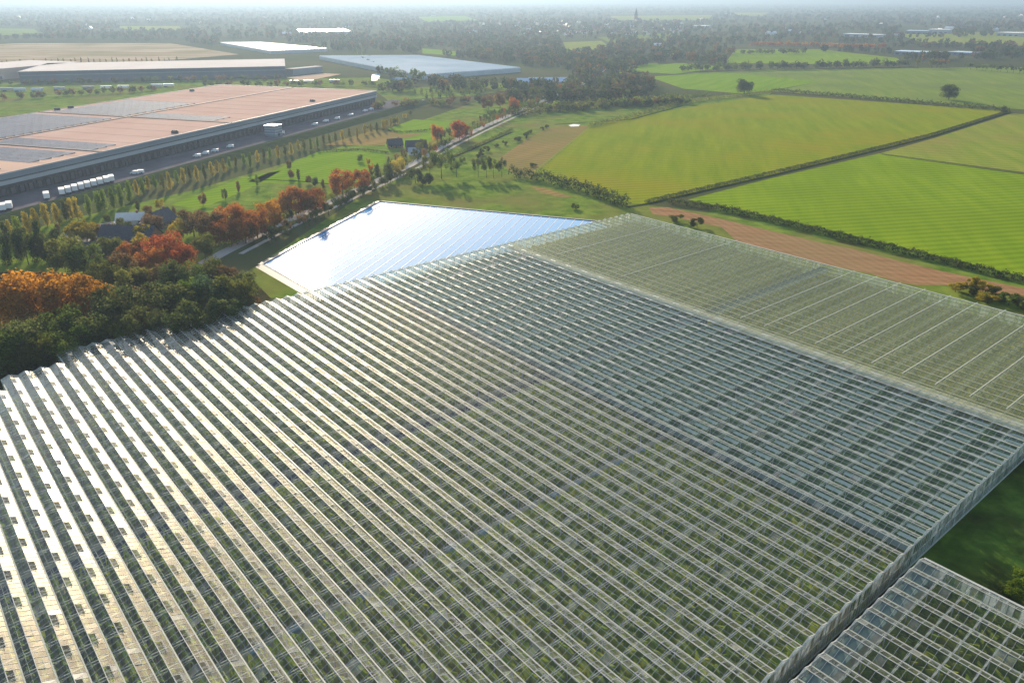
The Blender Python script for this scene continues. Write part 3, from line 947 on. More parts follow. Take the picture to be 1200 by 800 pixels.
PROTO = {}
for kind, cnt, nl, lf in (('broad', 6, 5200, .042), ('column', 3, 2200, .048), ('airy', 3, 2600, .038), ('bush', 3, 2600, .06), ('conifer', 2, 2000, .06),):
    PROTO[kind] = [(quads_mesh("crown", crown(kind, 40 + 7 * i + len(kind), nl, lf), ['leaf_green']), trunk(i, {'broad': .42, 'airy': .45, 'column': .6, 'bush': .3, 'conifer': .7}[kind], .016, 5)) for i in range(cnt)]
for kind, cnt, nl, lf in (('broad', 4, 260, .15), ('column', 2, 130, .17), ('airy', 2, 170, .13)):
    PROTO['far_' + kind] = [(quads_mesh("crown", crown(kind, 90 + 5 * i, nl, lf), ['leaf_green']), trunk(i, .45, .018, 3)) for i in range(cnt)]

n_tree = 0


def tree(x, y, h, w, kind, colour, label, name='tree', group=None, cat='tree'):
    global n_tree
    n_tree += 1
    cm_, tm_ = PROTO[kind][n_tree % len(PROTO[kind])]
    t = link(name, None, None, (x, y, 0), (0, 0, (n_tree * 2.4) % 6.28))
    t.scale = (w, w, h)
    tag(t, label, cat, group)
    c = link("crown", cm_, t)
    c.material_slots[0].link = 'OBJECT'
    c.material_slots[0].material = M['leaf_' + colour]
    k = link("trunk", tm_, t)
    return t


def tree_top(u, v, h, w, kind, colour, label, **kw):
    x, y = at(u, v, h * .97)
    return tree(x, y, h, w, kind, colour, label, **kw)


GROVE = "trees of the grove at the left edge"
for u, v, h, w, k, c, lab in [
    (2, 264, 17, 9, 'conifer', 'dark', 'dark conifer at the left frame edge behind the orange trees'),
    (22, 266, 17, 9, 'broad', 'dark', 'dark green tree second from the left at the top of the grove'),
    (40, 262, 17, 9, 'conifer', 'dark', 'dark pointed conifer above the gap between the orange trees'),
    (54, 268, 16, 9, 'broad', 'dark', 'dark round tree left of the olive tree at the top of the grove'),
    (74, 276, 17, 13, 'broad', 'olive', 'big olive green tree between the conifers and the white patio'),
    (96, 284, 15, 11, 'broad', 'green', 'green tree just below the white patio'),
    (30, 315, 20, 18, 'broad', 'orange', 'large orange tree at the left, broadest of the orange trees'),
    (4, 322, 19, 15, 'broad', 'orange', 'orange tree cut by the left frame edge'),
    (70, 317, 19, 16, 'broad', 'orange', 'middle one of the orange trees in the grove'),
    (100, 324, 18, 13, 'broad', 'orange', 'orange tree at the right end of the orange group'),
    (118, 303, 13, 10, 'broad', 'olive', 'small olive tree right of the orange group below the barn'),
    (138, 296, 14, 10, 'broad', 'brown', 'brown tree in front of the dark barn roof'),
    (188, 272, 15, 15, 'broad', 'red', 'broad bright red tree in front of the barn'),
    (172, 290, 12, 10, 'broad', 'rust', 'small rust tree at the left foot of the bright red tree'),
    (208, 286, 13, 11, 'broad', 'red', 'red tree right of the broad bright red tree'),
    (150, 312, 14, 11, 'broad', 'olive', 'olive tree below the brown tree by the barn'),
    (172, 310, 13, 10, 'broad', 'brown', 'brownish tree below the bright red tree'),
    (201, 307, 16, 10, 'broad', 'dark', 'tall dark tree in the middle of the grove under the red trees'),
    (222, 310, 14, 10, 'broad', 'green', 'green tree right of the tall dark tree in the grove'),
    (245, 304, 13, 10, 'broad', 'olive', 'olive tree nearest the road at the grove top'),
    (262, 310, 12, 9, 'broad', 'brown', 'brown topped tree at the right end of the grove top'),
    (130, 334, 17, 15, 'broad', 'dark', 'big dark round tree in front at the middle of the grove'),
    (186, 330, 16, 15, 'broad', 'dark', 'big dark dome of a tree right of the middle of the grove'),
    (222, 326, 14, 9, 'broad', 'fresh', 'light green slim tree right of the big dark dome'),
    (245, 322, 16, 11, 'broad', 'blue', 'blue green tree near the right end of the grove'),
    (274, 320, 16, 12, 'broad', 'olive', 'olive topped tree at the right end of the grove by the greenhouse'),
    (262, 345, 13, 11, 'broad', 'dark', 'dark tree at the greenhouse edge below the olive topped tree'),
    (214, 356, 14, 12, 'broad', 'dark', 'dark tree at the greenhouse edge below the blue green tree'),
    (160, 360, 14, 13, 'broad', 'dark', 'dark low tree at the greenhouse edge below the big dark domes'),
    (68, 362, 14, 14, 'broad', 'green', 'light topped green tree nearest the stepped greenhouse corner'),
    (104, 366, 13, 12, 'broad', 'dark', 'dark tree between the stepped corner and the big dark tree'),
    (22, 372, 15, 13, 'broad', 'dark', 'dark green tree above the first greenhouse step at the left'),
    (-8, 385, 15, 14, 'broad', 'green', 'green tree at the left frame edge above the greenhouse corner'),
    (40, 395, 11, 10, 'bush', 'dark', 'dark scrub at the greenhouse wall by the left steps'),
    (285, 338, 10, 9, 'bush', 'brown', 'brown scrub at the last trees before the basin corner'),
]:
    tree_top(u, v, h, w * 1.25, k, c, lab, group=GROVE)
fill = []
while len(fill) < 26:
    u, v = rnd.uniform(-40, 292), rnd.uniform(292, 400)
    if v > 408 - .2 * (u + 20) or v < 300 - .0 * u or (u > 150 and v < 312) or (u < 128 and v < 376): continue
    if any((u - p) ** 2 + (v - q) ** 2 < 220 for p, q in fill): continue
    fill.append((u, v))
for i, (u, v) in enumerate(fill):
    tree_top(u, v, rnd.uniform(10, 13), rnd.uniform(10, 13), 'broad', rnd.choice(['dark', 'green', 'olive', 'olive', 'brown']), "%s lower tree from the left between the taller grove trees" % ordinal(1 + sum(q[0] < u for q in fill)), group='lower trees of the grove')
for u, v, h, w, k, c, lab in [
    (86, 261, 9, 10, 'broad', 'yellow', 'yellow tree at the left end of the white patio'),
    (97, 259, 9, 10, 'broad', 'yellow', 'yellow olive tree above the white patio'),
    (118, 262, 6, 9, 'broad', 'brown', 'low brown tree standing in the white patio'),
    (143, 259, 8, 8, 'broad', 'olive', 'olive tree between patio and pale shed'),
    (166, 263, 8, 8, 'broad', 'yellow', 'yellow tree between the pale shed and the dark house'),
    (176, 250, 9, 8, 'broad', 'brown', 'brown tree behind the dark house beside the meadow'),
    (128, 276, 9, 9, 'broad', 'olive', 'olive tree at the left gable of the barn'),
    (150, 282, 8, 9, 'broad', 'rust', 'small rust tree before the middle of the barn roof'),
    (163, 274, 9, 8, 'broad', 'yellow', 'yellow tree beside the right half of the barn roof'),
    (258, 256, 12, 12, 'broad', 'rust', 'rust oak in front of the brown oaks by the road'),
    (284, 254, 12, 12, 'broad', 'rust', 'rust oak low in front of the large rust oak'),
    (330, 228, 11, 10, 'broad', 'orange', 'orange oak between the two pairs of roadside oaks'),
    (268, 236, 16, 14, 'broad', 'rust', 'large rust oak beside the road, leftmost of the big roadside oaks'),
    (243, 246, 14, 12, 'broad', 'brown', 'brown oak left of the large rust oak'),
    (222, 244, 13, 12, 'broad', 'brown', 'brown tree right of the dark house roof'),
    (297, 243, 14, 11, 'broad', 'rust', 'rust oak second from the left along the road'),
    (313, 236, 14, 11, 'broad', 'orange', 'orange oak third from the left along the road'),
    (206, 258, 9, 7, 'broad', 'yellow', 'small yellow tree in front of the dark house roof'),
    (236, 274, 11, 9, 'broad', 'olive', 'olive tree by the road below the brown oaks'),
    (343, 217, 15, 13, 'broad', 'rust', 'left one of the pair of rust oaks below the meadow'),
    (367, 219, 14, 12, 'broad', 'rust', 'right one of the pair of rust oaks below the meadow'),
    (399, 197, 15, 14, 'broad', 'rust', 'broad red brown oak on the meadow by the road'),
    (424, 198, 13, 11, 'broad', 'rust', 'smaller red brown oak right of the broad one on the meadow'),
    (438, 191, 12, 7, 'airy', 'dark', 'thin dark tree by the road beside the red brown oaks'),
    (512, 145, 14, 9, 'broad', 'rust', 'orange brown oak left of the reddest oak above the road'),
    (538, 139, 16, 12, 'broad', 'red', 'reddest oak above the road at the middle distance'),
    (549, 146, 13, 9, 'airy', 'rust', 'thin rust oak right of the reddest oak'),
    (516, 172, 19, 15, 'airy', 'green', 'big dark green tree on the road casting a long shadow'),
    (503, 180, 15, 10, 'airy', 'olive', 'olive tree left behind the big dark roadside tree'),
    (534, 178, 15, 10, 'airy', 'green', 'green tree right behind the big dark roadside tree'),
    (560, 182, 13, 8, 'airy', 'dark', 'leftmost of the four trees between road and basin'),
    (570, 183, 13, 8, 'airy', 'green', 'second of the four trees between road and basin'),
    (578, 181, 14, 8, 'airy', 'olive', 'third of the four trees between road and basin'),
    (588, 184, 12, 7, 'airy', 'dark', 'rightmost of the four trees between road and basin'),
    (456, 190, 12, 7, 'airy', 'dark', 'dark slender tree on the roadside left of the farm house'),
    (466, 185, 10, 8, 'broad', 'yellow', 'yellow tree in front of the farm house'),
    (506, 165, 10, 6, 'airy', 'yellow', 'yellow tree right of the farm house'),
    (486, 196, 10, 9, 'bush', 'dark', 'dark scrub on the road below the farm house'),
    (498, 200, 9, 9, 'bush', 'dark', 'dark scrub left of the big roadside tree foot'),
    (572, 110, 15, 13, 'broad', 'brown', 'brown oak left in the oak cluster where the road meets the wood'),
    (586, 108, 15, 12, 'broad', 'brown', 'middle brown oak in the cluster where the road meets the wood'),
    (602, 114, 14, 11, 'broad', 'rust', 'rust oak right in the cluster where the road meets the wood'),
    (874, 92.5, 17, 20, 'broad', 'dark', 'lone round tree at the far corner of the yellow green field'),
    (1116, 97.5, 17, 19, 'broad', 'dark', 'lone round tree in the pale field at the right'),
    (1178, 124, 7, 8, 'bush', 'dark', 'dark bush at the right end of the long field hedge'),
]:
    tree_top(u, v, h * (1.08 if k != 'bush' else 1), w * (1.22 if k == 'broad' and v > 120 else 1.1), k, c, lab, group="single trees along the road and fields")

# young poplars in front of the warehouse bank
pop = [(-14, 268), (-4, 264), (8, 260), (17, 255), (29, 250), (38, 246), (50, 240), (64, 240), (73, 236), (80, 234), (86, 233), (101, 230), (112, 226), (118, 224), (129, 221), (138, 218), (148, 214)]
x_ = 158.0
while x_ < 470:
    pop.append((x_, 212 - (x_ - 158) * .243 + rnd.uniform(-1, 1))); x_ += rnd.uniform(6.5, 9.5)
for i, (u, v) in enumerate(pop):
    h = (11.0 if u < 150 else rnd.uniform(7, 9.5)) * rnd.uniform(.9, 1.1)
    tree_top(u, v, h, 8.0 if u < 150 else 6.0, 'column', rnd.choice(['yellow', 'yellow', 'olive', 'fresh']), "%s young poplar from the left in the row below the long warehouse" % ordinal(i + 1), name='poplar_tree', group='young poplars below the warehouse')
# small trees scattered on the meadows
sm = [(160, 236), (172, 240), (186, 233), (150, 248), (140, 255), (182, 248), (203, 243), (338, 187), (340, 199), (349, 199), (361, 206), (369, 207), (378, 211), (421, 180), (431, 185), (300, 205), (262, 221), (236, 226), (278, 213), (124, 250), (112, 262), (98, 258), (86, 262), (105, 270), (132, 262), (146, 266), (158, 262), (66, 262), (452, 140), (462, 138), (441, 146), (474, 133), (480, 128)]
for i, (u, v) in enumerate(sm):
    tree_top(u, v, rnd.uniform(4.5, 7.5), rnd.uniform(3.5, 5.5), 'broad' if i % 3 else 'column', rnd.choice(['olive', 'dark', 'fresh', 'yellow', 'brown']), "%s small garden tree from the left on the meadow below the warehouse" % ordinal(1 + sum(q[0] < u for q in sm)), name="garden_tree", group='small trees on the meadow')
# trees along both sides of the road
rt = []
for i in range(len(road_w) - 2):
    p, q = Vector(road_w[i + 1]), Vector(road_w[i + 2])
    L = (q - p).length; d = (q - p).normalized()
    s = 6.0
    while s < L:
        for sd_ in (1, -1):
            if rnd.random() < .62:
                pt = p + d * s + Vector((-d.y, d.x)) * sd_ * (6.0 if sd_ > 0 else 5.0)
                rt.append(pt)
        s += 11
for i, p in enumerate(rt):
    far = p.y > 800
    tree(p.x, p.y, rnd.uniform(7, 11), rnd.uniform(3.5, 6.5), 'far_airy' if far else 'airy', rnd.choice(['olive', 'brown', 'dark', 'green', 'rust']), "%s slender roadside tree counting from the near end of the pale road" % ordinal(i + 1), name="roadside_tree", group='slender trees lining the pale road')


def row(u0, v0, u1, v1, n, h, w, kind, cols_, text, group, jit=2.0):
    p, q = at(u0, v0), at(u1, v1)
    for i in range(n):
        t = (i + .5) / n
        hh = h * rnd.uniform(.75, 1.15)
        tree(p[0] + (q[0] - p[0]) * t + rnd.uniform(-jit, jit), p[1] + (q[1] - p[1]) * t + rnd.uniform(-jit, jit), hh, w * rnd.uniform(.8, 1.2), kind, rnd.choice(cols_), "%s tree from the left in the %s" % (ordinal(i + 1), text), name="hedgerow_tree", group=group)


row(800, 84, 1062, 78, 42, 13, 13, 'far_broad', ['dark', 'dark', 'green'], 'long dark tree line behind the pale field', 'dark tree line behind the pale field', 6)
row(866, 64, 946, 63, 9, 12, 15, 'far_broad', ['dark', 'green'], 'short dark row on the far green field', 'short dark row on the far green field')
row(880, 54, 1036, 57, 34, 12, 12, 'far_broad', ['orange', 'rust', 'orange'], 'far orange avenue', 'far orange avenue')
row(1078, 80, 1112, 79, 7, 14, 14, 'far_airy', ['brown', 'dark', 'olive'], 'small clump in front of the far sheds', 'small clump in front of the far sheds', 8)
row(1130, 81, 1215, 88, 14, 11, 11, 'far_airy', ['dark', 'green'], 'spaced row right of the far sheds', 'spaced trees at the right end of the pale field')
row(500, 117, 570, 108, 14, 8, 6, 'far_column', ['olive', 'green', 'fresh'], 'front row of the young plantation', 'young plantation', 6)
row(485, 111, 560, 103, 14, 8, 6, 'far_column', ['olive', 'green', 'fresh'], 'back row of the young plantation', 'young plantation back', 6)
row(640, 132, 800, 121, 26, 8, 9, 'far_broad', ['olive', 'green', 'fresh', 'dark'], 'belt above the yellow green field', 'belt above the yellow green field', 10)
row(-20, 119, 190, 106, 22, 8, 8, 'far_broad', ['dark', 'green', 'olive', 'brown'], 'belt along the back of the long warehouse', 'belt along the back of the long warehouse', 6)
row(232, 101, 450, 101, 20, 8, 9, 'far_broad', ['dark', 'green', 'brown'], 'belt behind the right end of the long warehouse', 'belt behind the long warehouse end', 6)
row(0, 100.5, 335, 93.5, 34, 8, 8, 'far_broad', ['dark', 'green', 'olive', 'brown'], 'belt at the foot of the second warehouse', 'belt at the foot of the second warehouse', 5)
row(0, 78, 210, 74, 30, 10, 6, 'far_column', ['brown', 'brown', 'olive'], 'thin row behind the far warehouse', 'thin row behind the far warehouse')
row(440, 88, 500, 96, 6, 14, 14, 'far_broad', ['dark', 'green'], 'row in front of the far pale greenhouse', 'trees in front of the far pale greenhouse')
row(412, 62, 470, 92, 10, 10, 9, 'far_broad', ['dark', 'green'], 'screen left of the far pale greenhouse', 'screen left of the far pale greenhouse', 12)


row(312, 289, 470, 209, 26, 7.5, 6.5, 'airy', ['dark', 'brown', 'olive', 'dark'], 'dark strip between road and basin', 'dark strip between road and basin', 2.5)
row(520, 200, 640, 150, 16, 4, 5, 'bush', ['dark', 'olive'], 'scrub line beside the ditch', 'scrub line beside the ditch', 5)
row(610, 131, 800, 121, 30, 9, 10, 'far_broad', ['olive', 'green', 'dark', 'brown', 'fresh'], 'wood edge above the yellow green field', 'wood edge above the yellow green field', 12)
row(440, 128, 600, 118, 26, 8, 9, 'far_broad', ['olive', 'green', 'dark', 'brown'], 'loose belt right of the warehouse end', 'loose belt right of the warehouse end', 14)


def hedge(pix, h, w, leaf, dens, colour, label, jit=.35, world_pts=None):
    r = np.random.RandomState(int(h * 100) + len(pix) + int(pix[0][0]))
    pts = [np.array(at(u, v)) for u, v in pix]
    P, N = [], []
    for p, q in zip(pts, pts[1:]):
        d = q - p; L = np.linalg.norm(d); d = d / L; s = np.array([-d[1], d[0]])
        n = int(L * dens)
        t = r.rand(n) * L
        bumpy = (1 + jit * np.sin(t * .9 + r.rand() * 6) * np.sin(t * .37 + 1)) * (1 + jit * .5 * r.normal(0, 1, n))
        an = r.rand(n) * math.pi
        off = np.cos(an) * w / 2 * (.7 + .3 * r.rand(n)); z = np.sin(an) ** .6 * h * bumpy * (.75 + .25 * r.rand(n))
        X = p[None] + d[None] * t[:, None] + s[None] * off[:, None]
        P.append(np.c_[X, np.clip(z, .1, None)])
        N.append(np.c_[s[None] * np.cos(an)[:, None], np.sin(an) + .2])
    P, N = np.concatenate(P), np.concatenate(N)
    o = link("hedge", quads_mesh("hedge", leaf_quads(P, N, leaf, r), ['leaf_' + colour]))
    return tag(o, label, "hedge", "field hedges")


hedge([(598, 206), (640, 213), (690, 227), (735, 243)], 5.5, 6, 1.0, 34, 'dark', 'bumpy dark hedge at the near left corner of the yellow green field', .3)
hedge([(782, 238), (850, 247), (960, 273), (1090, 304), (1200, 331), (1330, 358)], 2.8, 4.2, .7, 36, 'dark', 'long dark hedge between the orange sand and the bright green field', .25)
hedge([(905, 107.5), (1000, 115), (1100, 124), (1182, 130.5)], 4.0, 5, 1.1, 16, 'dark', 'long hedge along the far edge of the yellow green field', .3)
hedge([(690, 149), (740, 138), (800, 122), (905, 108)], 3.2, 5, 1.1, 9, 'olive', 'ragged hedge running up to the lone round tree', .5)
hedge([(757, 237.5), (900, 204.5), (1000, 181), (1090, 159), (1182, 131)], 1.7, 3.2, .7, 24, 'dark', 'low dark growth along the ditch between the two big green fields', .2)
hedge([(780, 113), (800, 116), (830, 112)], 3.0, 8, 1.2, 12, 'green', 'short hedge left of the lone round tree', .5)
hedge([(470, 209), (520, 190), (570, 167), (600, 152)], 1.8, 3.0, .7, 14, 'olive', 'reedy growth along the ditch right of the pale road', .5)
hedge([(600, 136), (680, 128), (800, 118)], 6, 14, 1.6, 14, 'olive', 'scrubby belt behind the ditch above the brown field', .5)

hedge([(262, 292), (330, 257), (400, 226), (470, 195), (560, 147), (600, 130)], 2.2, 5, .8, 12, 'olive', 'ragged low hedge along the left side of the pale road', .6)
hedge([(430, 150), (470, 156), (505, 153)], 1.6, 3, .7, 14, 'dark', 'low clipped hedge bordering the small meadow behind the farm house', .2)
hedge([(375, 178), (420, 176), (455, 180)], 1.6, 3, .7, 14, 'dark', 'low dark hedge along the top of the bright meadow', .2)
for i, (u, v, h, w, c, lab) in enumerate([
    (1122, 331, 4, 7, 'yellow', 'yellowish bush leftmost in the clump beside the sand'), (1141, 322, 7, 6, 'yellow', 'tallest yellow bush in the clump beside the sand'),
    (1138, 334, 4, 8, 'olive', 'olive bush below the tall yellow bush'), (1155, 330, 5, 8, 'yellow', 'broad bush right of the tall yellow bush'),
    (1170, 336, 5, 8, 'olive', 'olive bush in the middle of the clump beside the sand'), (1160, 344, 4, 9, 'yellow', 'low yellow bush along the white greenhouse edge'),
    (1186, 343, 5, 8, 'green', 'green bush at the right end of the clump beside the sand'), (1204, 348, 5, 8, 'olive', 'bush cut by the right frame edge beside the sand'),
    (794, 251, 4, 8, 'olive', 'left one of two bushes on the sand by the greenhouse corner'), (818, 255, 5, 8, 'olive', 'right one of two bushes on the sand by the greenhouse corner'),
    (675, 237, 4, 5, 'green', 'small bush in the grass above the basin'), (1192, 682, 3.2, 5, 'fresh', 'bright green bush right of the small greenhouse'), (1204, 672, 3, 5, 'fresh', 'bright bush cut by the right frame edge near the small greenhouse'),
    (625, 190, 3, 6, 'dark', 'small dark bush at the edge of the brown field')]):
    tree_top(u, v, h, w, 'bush', c, lab, name='bush', cat='bush', group='single bushes')

# ------------------------------------------------------------------ buildings
M['roof_pink'] = mat('pinkish_roof_membrane', (0.5, 0.33, 0.26), (0.56, 0.4, 0.33), 0.02, 1.0, 0.0, detail=7, c3=(0.6, 0.42, 0.31), scale3=0.008)
M['roof_pale'] = mat('pale_roof_membrane', (0.66, 0.58, 0.52), (0.72, 0.65, 0.6), 0.02, 1.0, 0.0, detail=7)
M['wall_blue'] = mat('blue_grey_cladding', (0.17, 0.2, 0.23), (0.21, 0.24, 0.27), 0.03, 0.6, 0.3)
M['wall_navy'] = mat('navy_cladding', (0.07, 0.09, 0.12), (0.10, 0.12, 0.15), 0.03, 0.8, 0.1)
M['wall_light'] = mat('light_grey_cladding', (0.30, 0.33, 0.35), (0.36, 0.38, 0.4), 0.03, 0.6, 0.3)
M['wall_dark'] = mat('dark_dock_wall', (0.05, 0.05, 0.06), (0.08, 0.075, 0.085), 0.05, 0.7, 0.3)
M['dock'] = mat('dock_shutter', (0.09, 0.08, 0.09), (0.13, 0.11, 0.12), 0.2, 0.6, 0.3)
M['solar'] = mat('solar_panel', (0.085, 0.11, 0.16), (0.13, 0.155, 0.21), 0.06, 0.8, 0.06)
M['seam'] = mat('roof_walkway', (0.10, 0.09, 0.09), (0.14, 0.12, 0.11), 0.2, 0.8, 0.2)
M['roof_seam'] = mat('roof_seam', (0.42, 0.29, 0.22), (0.48, 0.34, 0.27), 0.1, 1.0, 0.0)
M['white'] = mat('white_paint', (0.74, 0.73, 0.7), (0.8, 0.79, 0.76), 0.6, 0.5, 0.4)
M['dark'] = mat('dark_metal', (0.035, 0.035, 0.04), (0.06, 0.06, 0.06), 1.0, 0.5, 0.4)
M['tyre'] = mat('tyre_rubber', (0.02, 0.02, 0.02))
M['glass_dark'] = mat('dark_window', (0.02, 0.025, 0.03), None, rough=0.1, spec=0.8)
M['tile_dark'] = mat('dark_roof_tiles', (0.035, 0.035, 0.045), (0.06, 0.058, 0.065), 0.8, 0.6, 0.35)
M['tile_red'] = mat('red_roof_tiles', (0.2, 0.085, 0.05), (0.26, 0.12, 0.07), 0.8, 0.8, 0.2)
M['brick'] = mat('brick_wall', (0.22, 0.12, 0.08), (0.28, 0.16, 0.11), 1.0, 0.9, 0.1)
M['render'] = mat('pale_render', (0.6, 0.57, 0.52), (0.68, 0.65, 0.6), 0.5, 0.85, 0.15)
M['blue_roof'] = mat('pale_blue_sheet_roof', (0.32, 0.44, 0.55), (0.4, 0.5, 0.6), 0.05, 0.4, 0.4)

WA = Vector((0.3185, 0.948)).normalized()       # along the warehouse front, away from the camera
wh = link("warehouse", None, None, (-145.3, 862.1, 0))
wh.rotation_euler = (0, 0, math.atan2(WA.x, WA.y) * -1)
tag(wh, "huge low distribution warehouse with pinkish flat roof and blue grey walls", "warehouse")
# local axes: +y along the front away from the camera, -x into the building; front at x = 0
LW, DW, HW = 640.0, 200.0, 13.0
b = MB(); b.box(-DW, -0.02, -LW, 0, 9.9, HW); link("upper_wall", b.mesh("upper_wall", ['wall_blue']), wh)
b = MB(); b.box(-DW + 1, 0.55, -LW + 0.5, -0.5, 7.0, 9.2); link("canopy_band", b.mesh("canopy_band", ['wall_light']), wh)
b = MB(); b.box(-DW + 1, -0.4, -LW + .4, -.4, 9.2, 9.9); link("dark_joint", b.mesh("dark_joint", ['dark']), wh)  # set-back dark band between the two claddings
b = MB(); b.box(-DW + .5, -1.6, -LW + .5, -.6, 0, 7.0); dockw = link("dock_wall", b.mesh("dock_wall", ['wall_dark']), wh)
b = MB(); b.box(-DW - .2, .15, -LW - .2, .2, HW, HW + .25)
roof = link("roof", b.mesh("roof", ['roof_pink']), wh)
b = MB()
for (xa, xb, ya, yb) in ((-DW - .3, .35, -.1, .45), (-DW - .3, .35, -LW - .5, -LW + .1), (-.1, .4, -LW, 0), (-DW - .4, -DW + .1, -LW, 0)): b.box(xa, xb, ya, yb, HW - .3, HW + .55)
link("parapet", b.mesh("parapet", ['wall_light']), wh)
db = MB(); db.box(-1.75, -1.5, -1.6, 1.6, 0.9, 4.6); db.box(-1.6, -.9, -1.9, -1.6, .5, 4.9, 1); db.box(-1.6, -.9, 1.6, 1.9, .5, 4.9, 1); db.box(-1.6, -.9, -1.9, 1.9, 4.6, 4.95, 1)
dm = db.mesh("dock_door", ['dock', 'dark'])
for i in range(100): link("dock_door", dm, wh, (0, -12 - 6 * i, 0))
for ya, yb, xa, xb in ((-245, -244, -DW, 0), (-378, -376.6, -DW, 0), (-LW, 0, -104, -102.2)):
    b = MB(); b.box(xa, xb, ya, yb, HW + .26, HW + .75); link("roof_walkway", b.mesh("roof_walkway", ['seam']), roof)


def to_wh(u, v, z=HW + .3):
    p = Vector(at(u, v, z)) - Vector((-145.3, 862.1))
    return (p.x * WA.y - p.y * WA.x, p.x * WA.x + p.y * WA.y)


b = MB()
for i in range(1, 26): b.box(-DW + .3, -.5, -i * 24.6 - .12, -i * 24.6 + .12, HW + .25, HW + .33)
tag(link("roof_seams", b.mesh("roof_seams", ['roof_seam']), roof), kind="stuff")
# solar arrays: rows of panels lying along the building's short side
for (x0, x1, y0, y1, step) in ((-196, -108, -375, -252, 7.5), (-98, -6, -375, -352, 7.5), (-100, -20, -240, -214, 7.5), (-190, -110, -240, -150, 9), (-196, -108, -470, -380, 9), (-100, -8, -420, -380, 9), (-100, -8, -470, -432, 11)):
    y = y0
    while y + step * .7 < y1:
        b = MB()
        n = int((x1 - x0) / 8)
        for i in range(n):
            xa = x0 + i * 8
            b.poly([(xa, y, HW + .35), (xa + 7.7, y, HW + .35), (xa + 7.7, y + step * .75, HW + .8), (xa, y + step * .75, HW + .8)])
            b.poly([(xa, y + step * .75, HW + .26), (xa, y + step * .75, HW + .8), (xa + 7.7, y + step * .75, HW + .8), (xa + 7.7, y + step * .75, HW + .26)], 1)
        tag(link("solar_array", b.mesh("solar_array", ['solar', 'dark']), roof), kind="stuff")
        y += step
ub = MB(); ub.box(-3, 3, -2, 2, 0, 2.4); ub.box(-2.4, -.6, -1.4, 1.4, 2.4, 2.9, 1); ub.box(.6, 2.4, -1.4, 1.4, 2.4, 2.9, 1); ub.box(3, 4.2, -1, 1, .3, 1.5, 1)
um = ub.mesh("roof_unit", ['dark', 'seam'])
for u, v in ((205, 156), (366, 119), (225, 107), (45, 128), (30, 124)):
    x, y = to_wh(u, v); link("roof_unit", um, roof, (max(-195, min(-4, x)), y, HW + .26)).scale = (.7, .7, .75)

# yard, kerb, bank
def wp(x, y):
    c = Vector((-145.3, 862.1)) + Vector((WA.y, -WA.x)) * x + WA * y
    return (c.x, c.y)


YW = 34.0
sheet("loading_yard", None, 'asphalt', 0.06, [wp(-1.5, -LW), wp(-1.5, 40), wp(YW, 40), wp(YW, -LW)])
kb = MB()
p, q = wp(YW, -LW), wp(YW, 45); kb.bar((p[0], p[1], .15), (q[0], q[1], .15), 2.0, .3)
tag(link("kerb", kb.mesh("kerb", ['kerb'])), kind="structure")
bk = MB()
n = 120
for i in range(n):
    ya, yb = -LW + i * (LW + 30) / n, -LW + (i + 1) * (LW + 30) / n
    za, zb = 0.3, -0.0
    A = [wp(YW + .6, ya), wp(YW + 2, ya), wp(YW + 9, ya), wp(YW + 20, ya)]; B = [wp(YW + .6, yb), wp(YW + 2, yb), wp(YW + 9, yb), wp(YW + 20, yb)]
    Z = [.3, 1.6, 2.0, .02]
    for j in range(3): bk.quad((*A[j], Z[j]), (*A[j + 1], Z[j + 1]), (*B[j + 1], Z[j + 1]), (*B[j], Z[j]))
tag(link("bank", bk.mesh("bank", ['berm'])), kind="structure")


def trailer_mesh():
    b = MB()
    b.box(-1.27, 1.27, -6.8, 6.8, 1.2, 4.0)
    b.box(-1.1, 1.1, -6.5, 6.5, .95, 1.2, 1)
    for y in (3.2, 4.5, 5.8):
        for x in (-1.0, 1.0): b.box(x - .2, x + .2, y - .48, y + .48, 0, .95, 1)
    b.box(-.8, -.65, -4.6, -4.4, 0, 1, 1); b.box(.65, .8, -4.6, -4.4, 0, 1, 1)
    b.box(-.03, .03, 6.8, 6.84, 1.3, 3.9, 1)
    return b


def van_mesh():
    b = MB()
    prof = [(-2.6, .35), (2.6, .35), (2.6, 1.1), (1.7, 1.25), (1.1, 2.2), (-2.6, 2.25)]
    k = [(x, z) for x, z in prof]
    for i in range(len(k)):
        (ya, za), (yb, zb) = k[i], k[(i + 1) % len(k)]
        b.quad((-.95, ya, za), (-.95, yb, zb), (.95, yb, zb), (.95, ya, za), 1 if i == 3 else 0)
    b.poly([(-.95, y, z) for y, z in k[::-1]]); b.poly([(.95, y, z) for y, z in k])
    for y in (-1.6, 1.7):
        for x in (-.85, .85): b.box(x - .12, x + .12, y - .34, y + .34, 0, .68, 1)
    return b


tbm, vbm = trailer_mesh(), van_mesh()
tr_me = {}
for c in ('white', 'wall_light', 'blue_roof', 'wall_blue'): tr_me[c] = tbm.mesh("trailer_body", [c, 'tyre'])
van_me = vbm.mesh("van_body", ['white', 'glass_dark'])
rot_wh = math.atan2(WA.x, WA.y) * -1
tl = [(2, 247), (9, 245), (50, 233), (66, 228), (73, 226), (81, 224), (89, 222), (96, 220), (103, 218), (110, 216), (117, 214), (124, 212.5)]
for i, (u, v) in enumerate(tl):
    x, y = to_wh(u, v, 0); pos = wp(YW - 8.5, y)
    o = link("trailer", tr_me['white'], None, (pos[0], pos[1], .06), (0, 0, R(30))); o.scale = (1.15, 0.5, 1)
    tag(o, "%s white truck trailer from the left along the warehouse yard kerb" % ordinal(i + 1), "trailer", "white trailers in the yard")
vl = [(231, 184), (241, 181), (252, 178), (270, 173), (330, 157), (369, 147), (382, 143), (395, 140), (411, 136), (428, 131), (435, 129), (442, 127), (158, 204), (164, 203)]
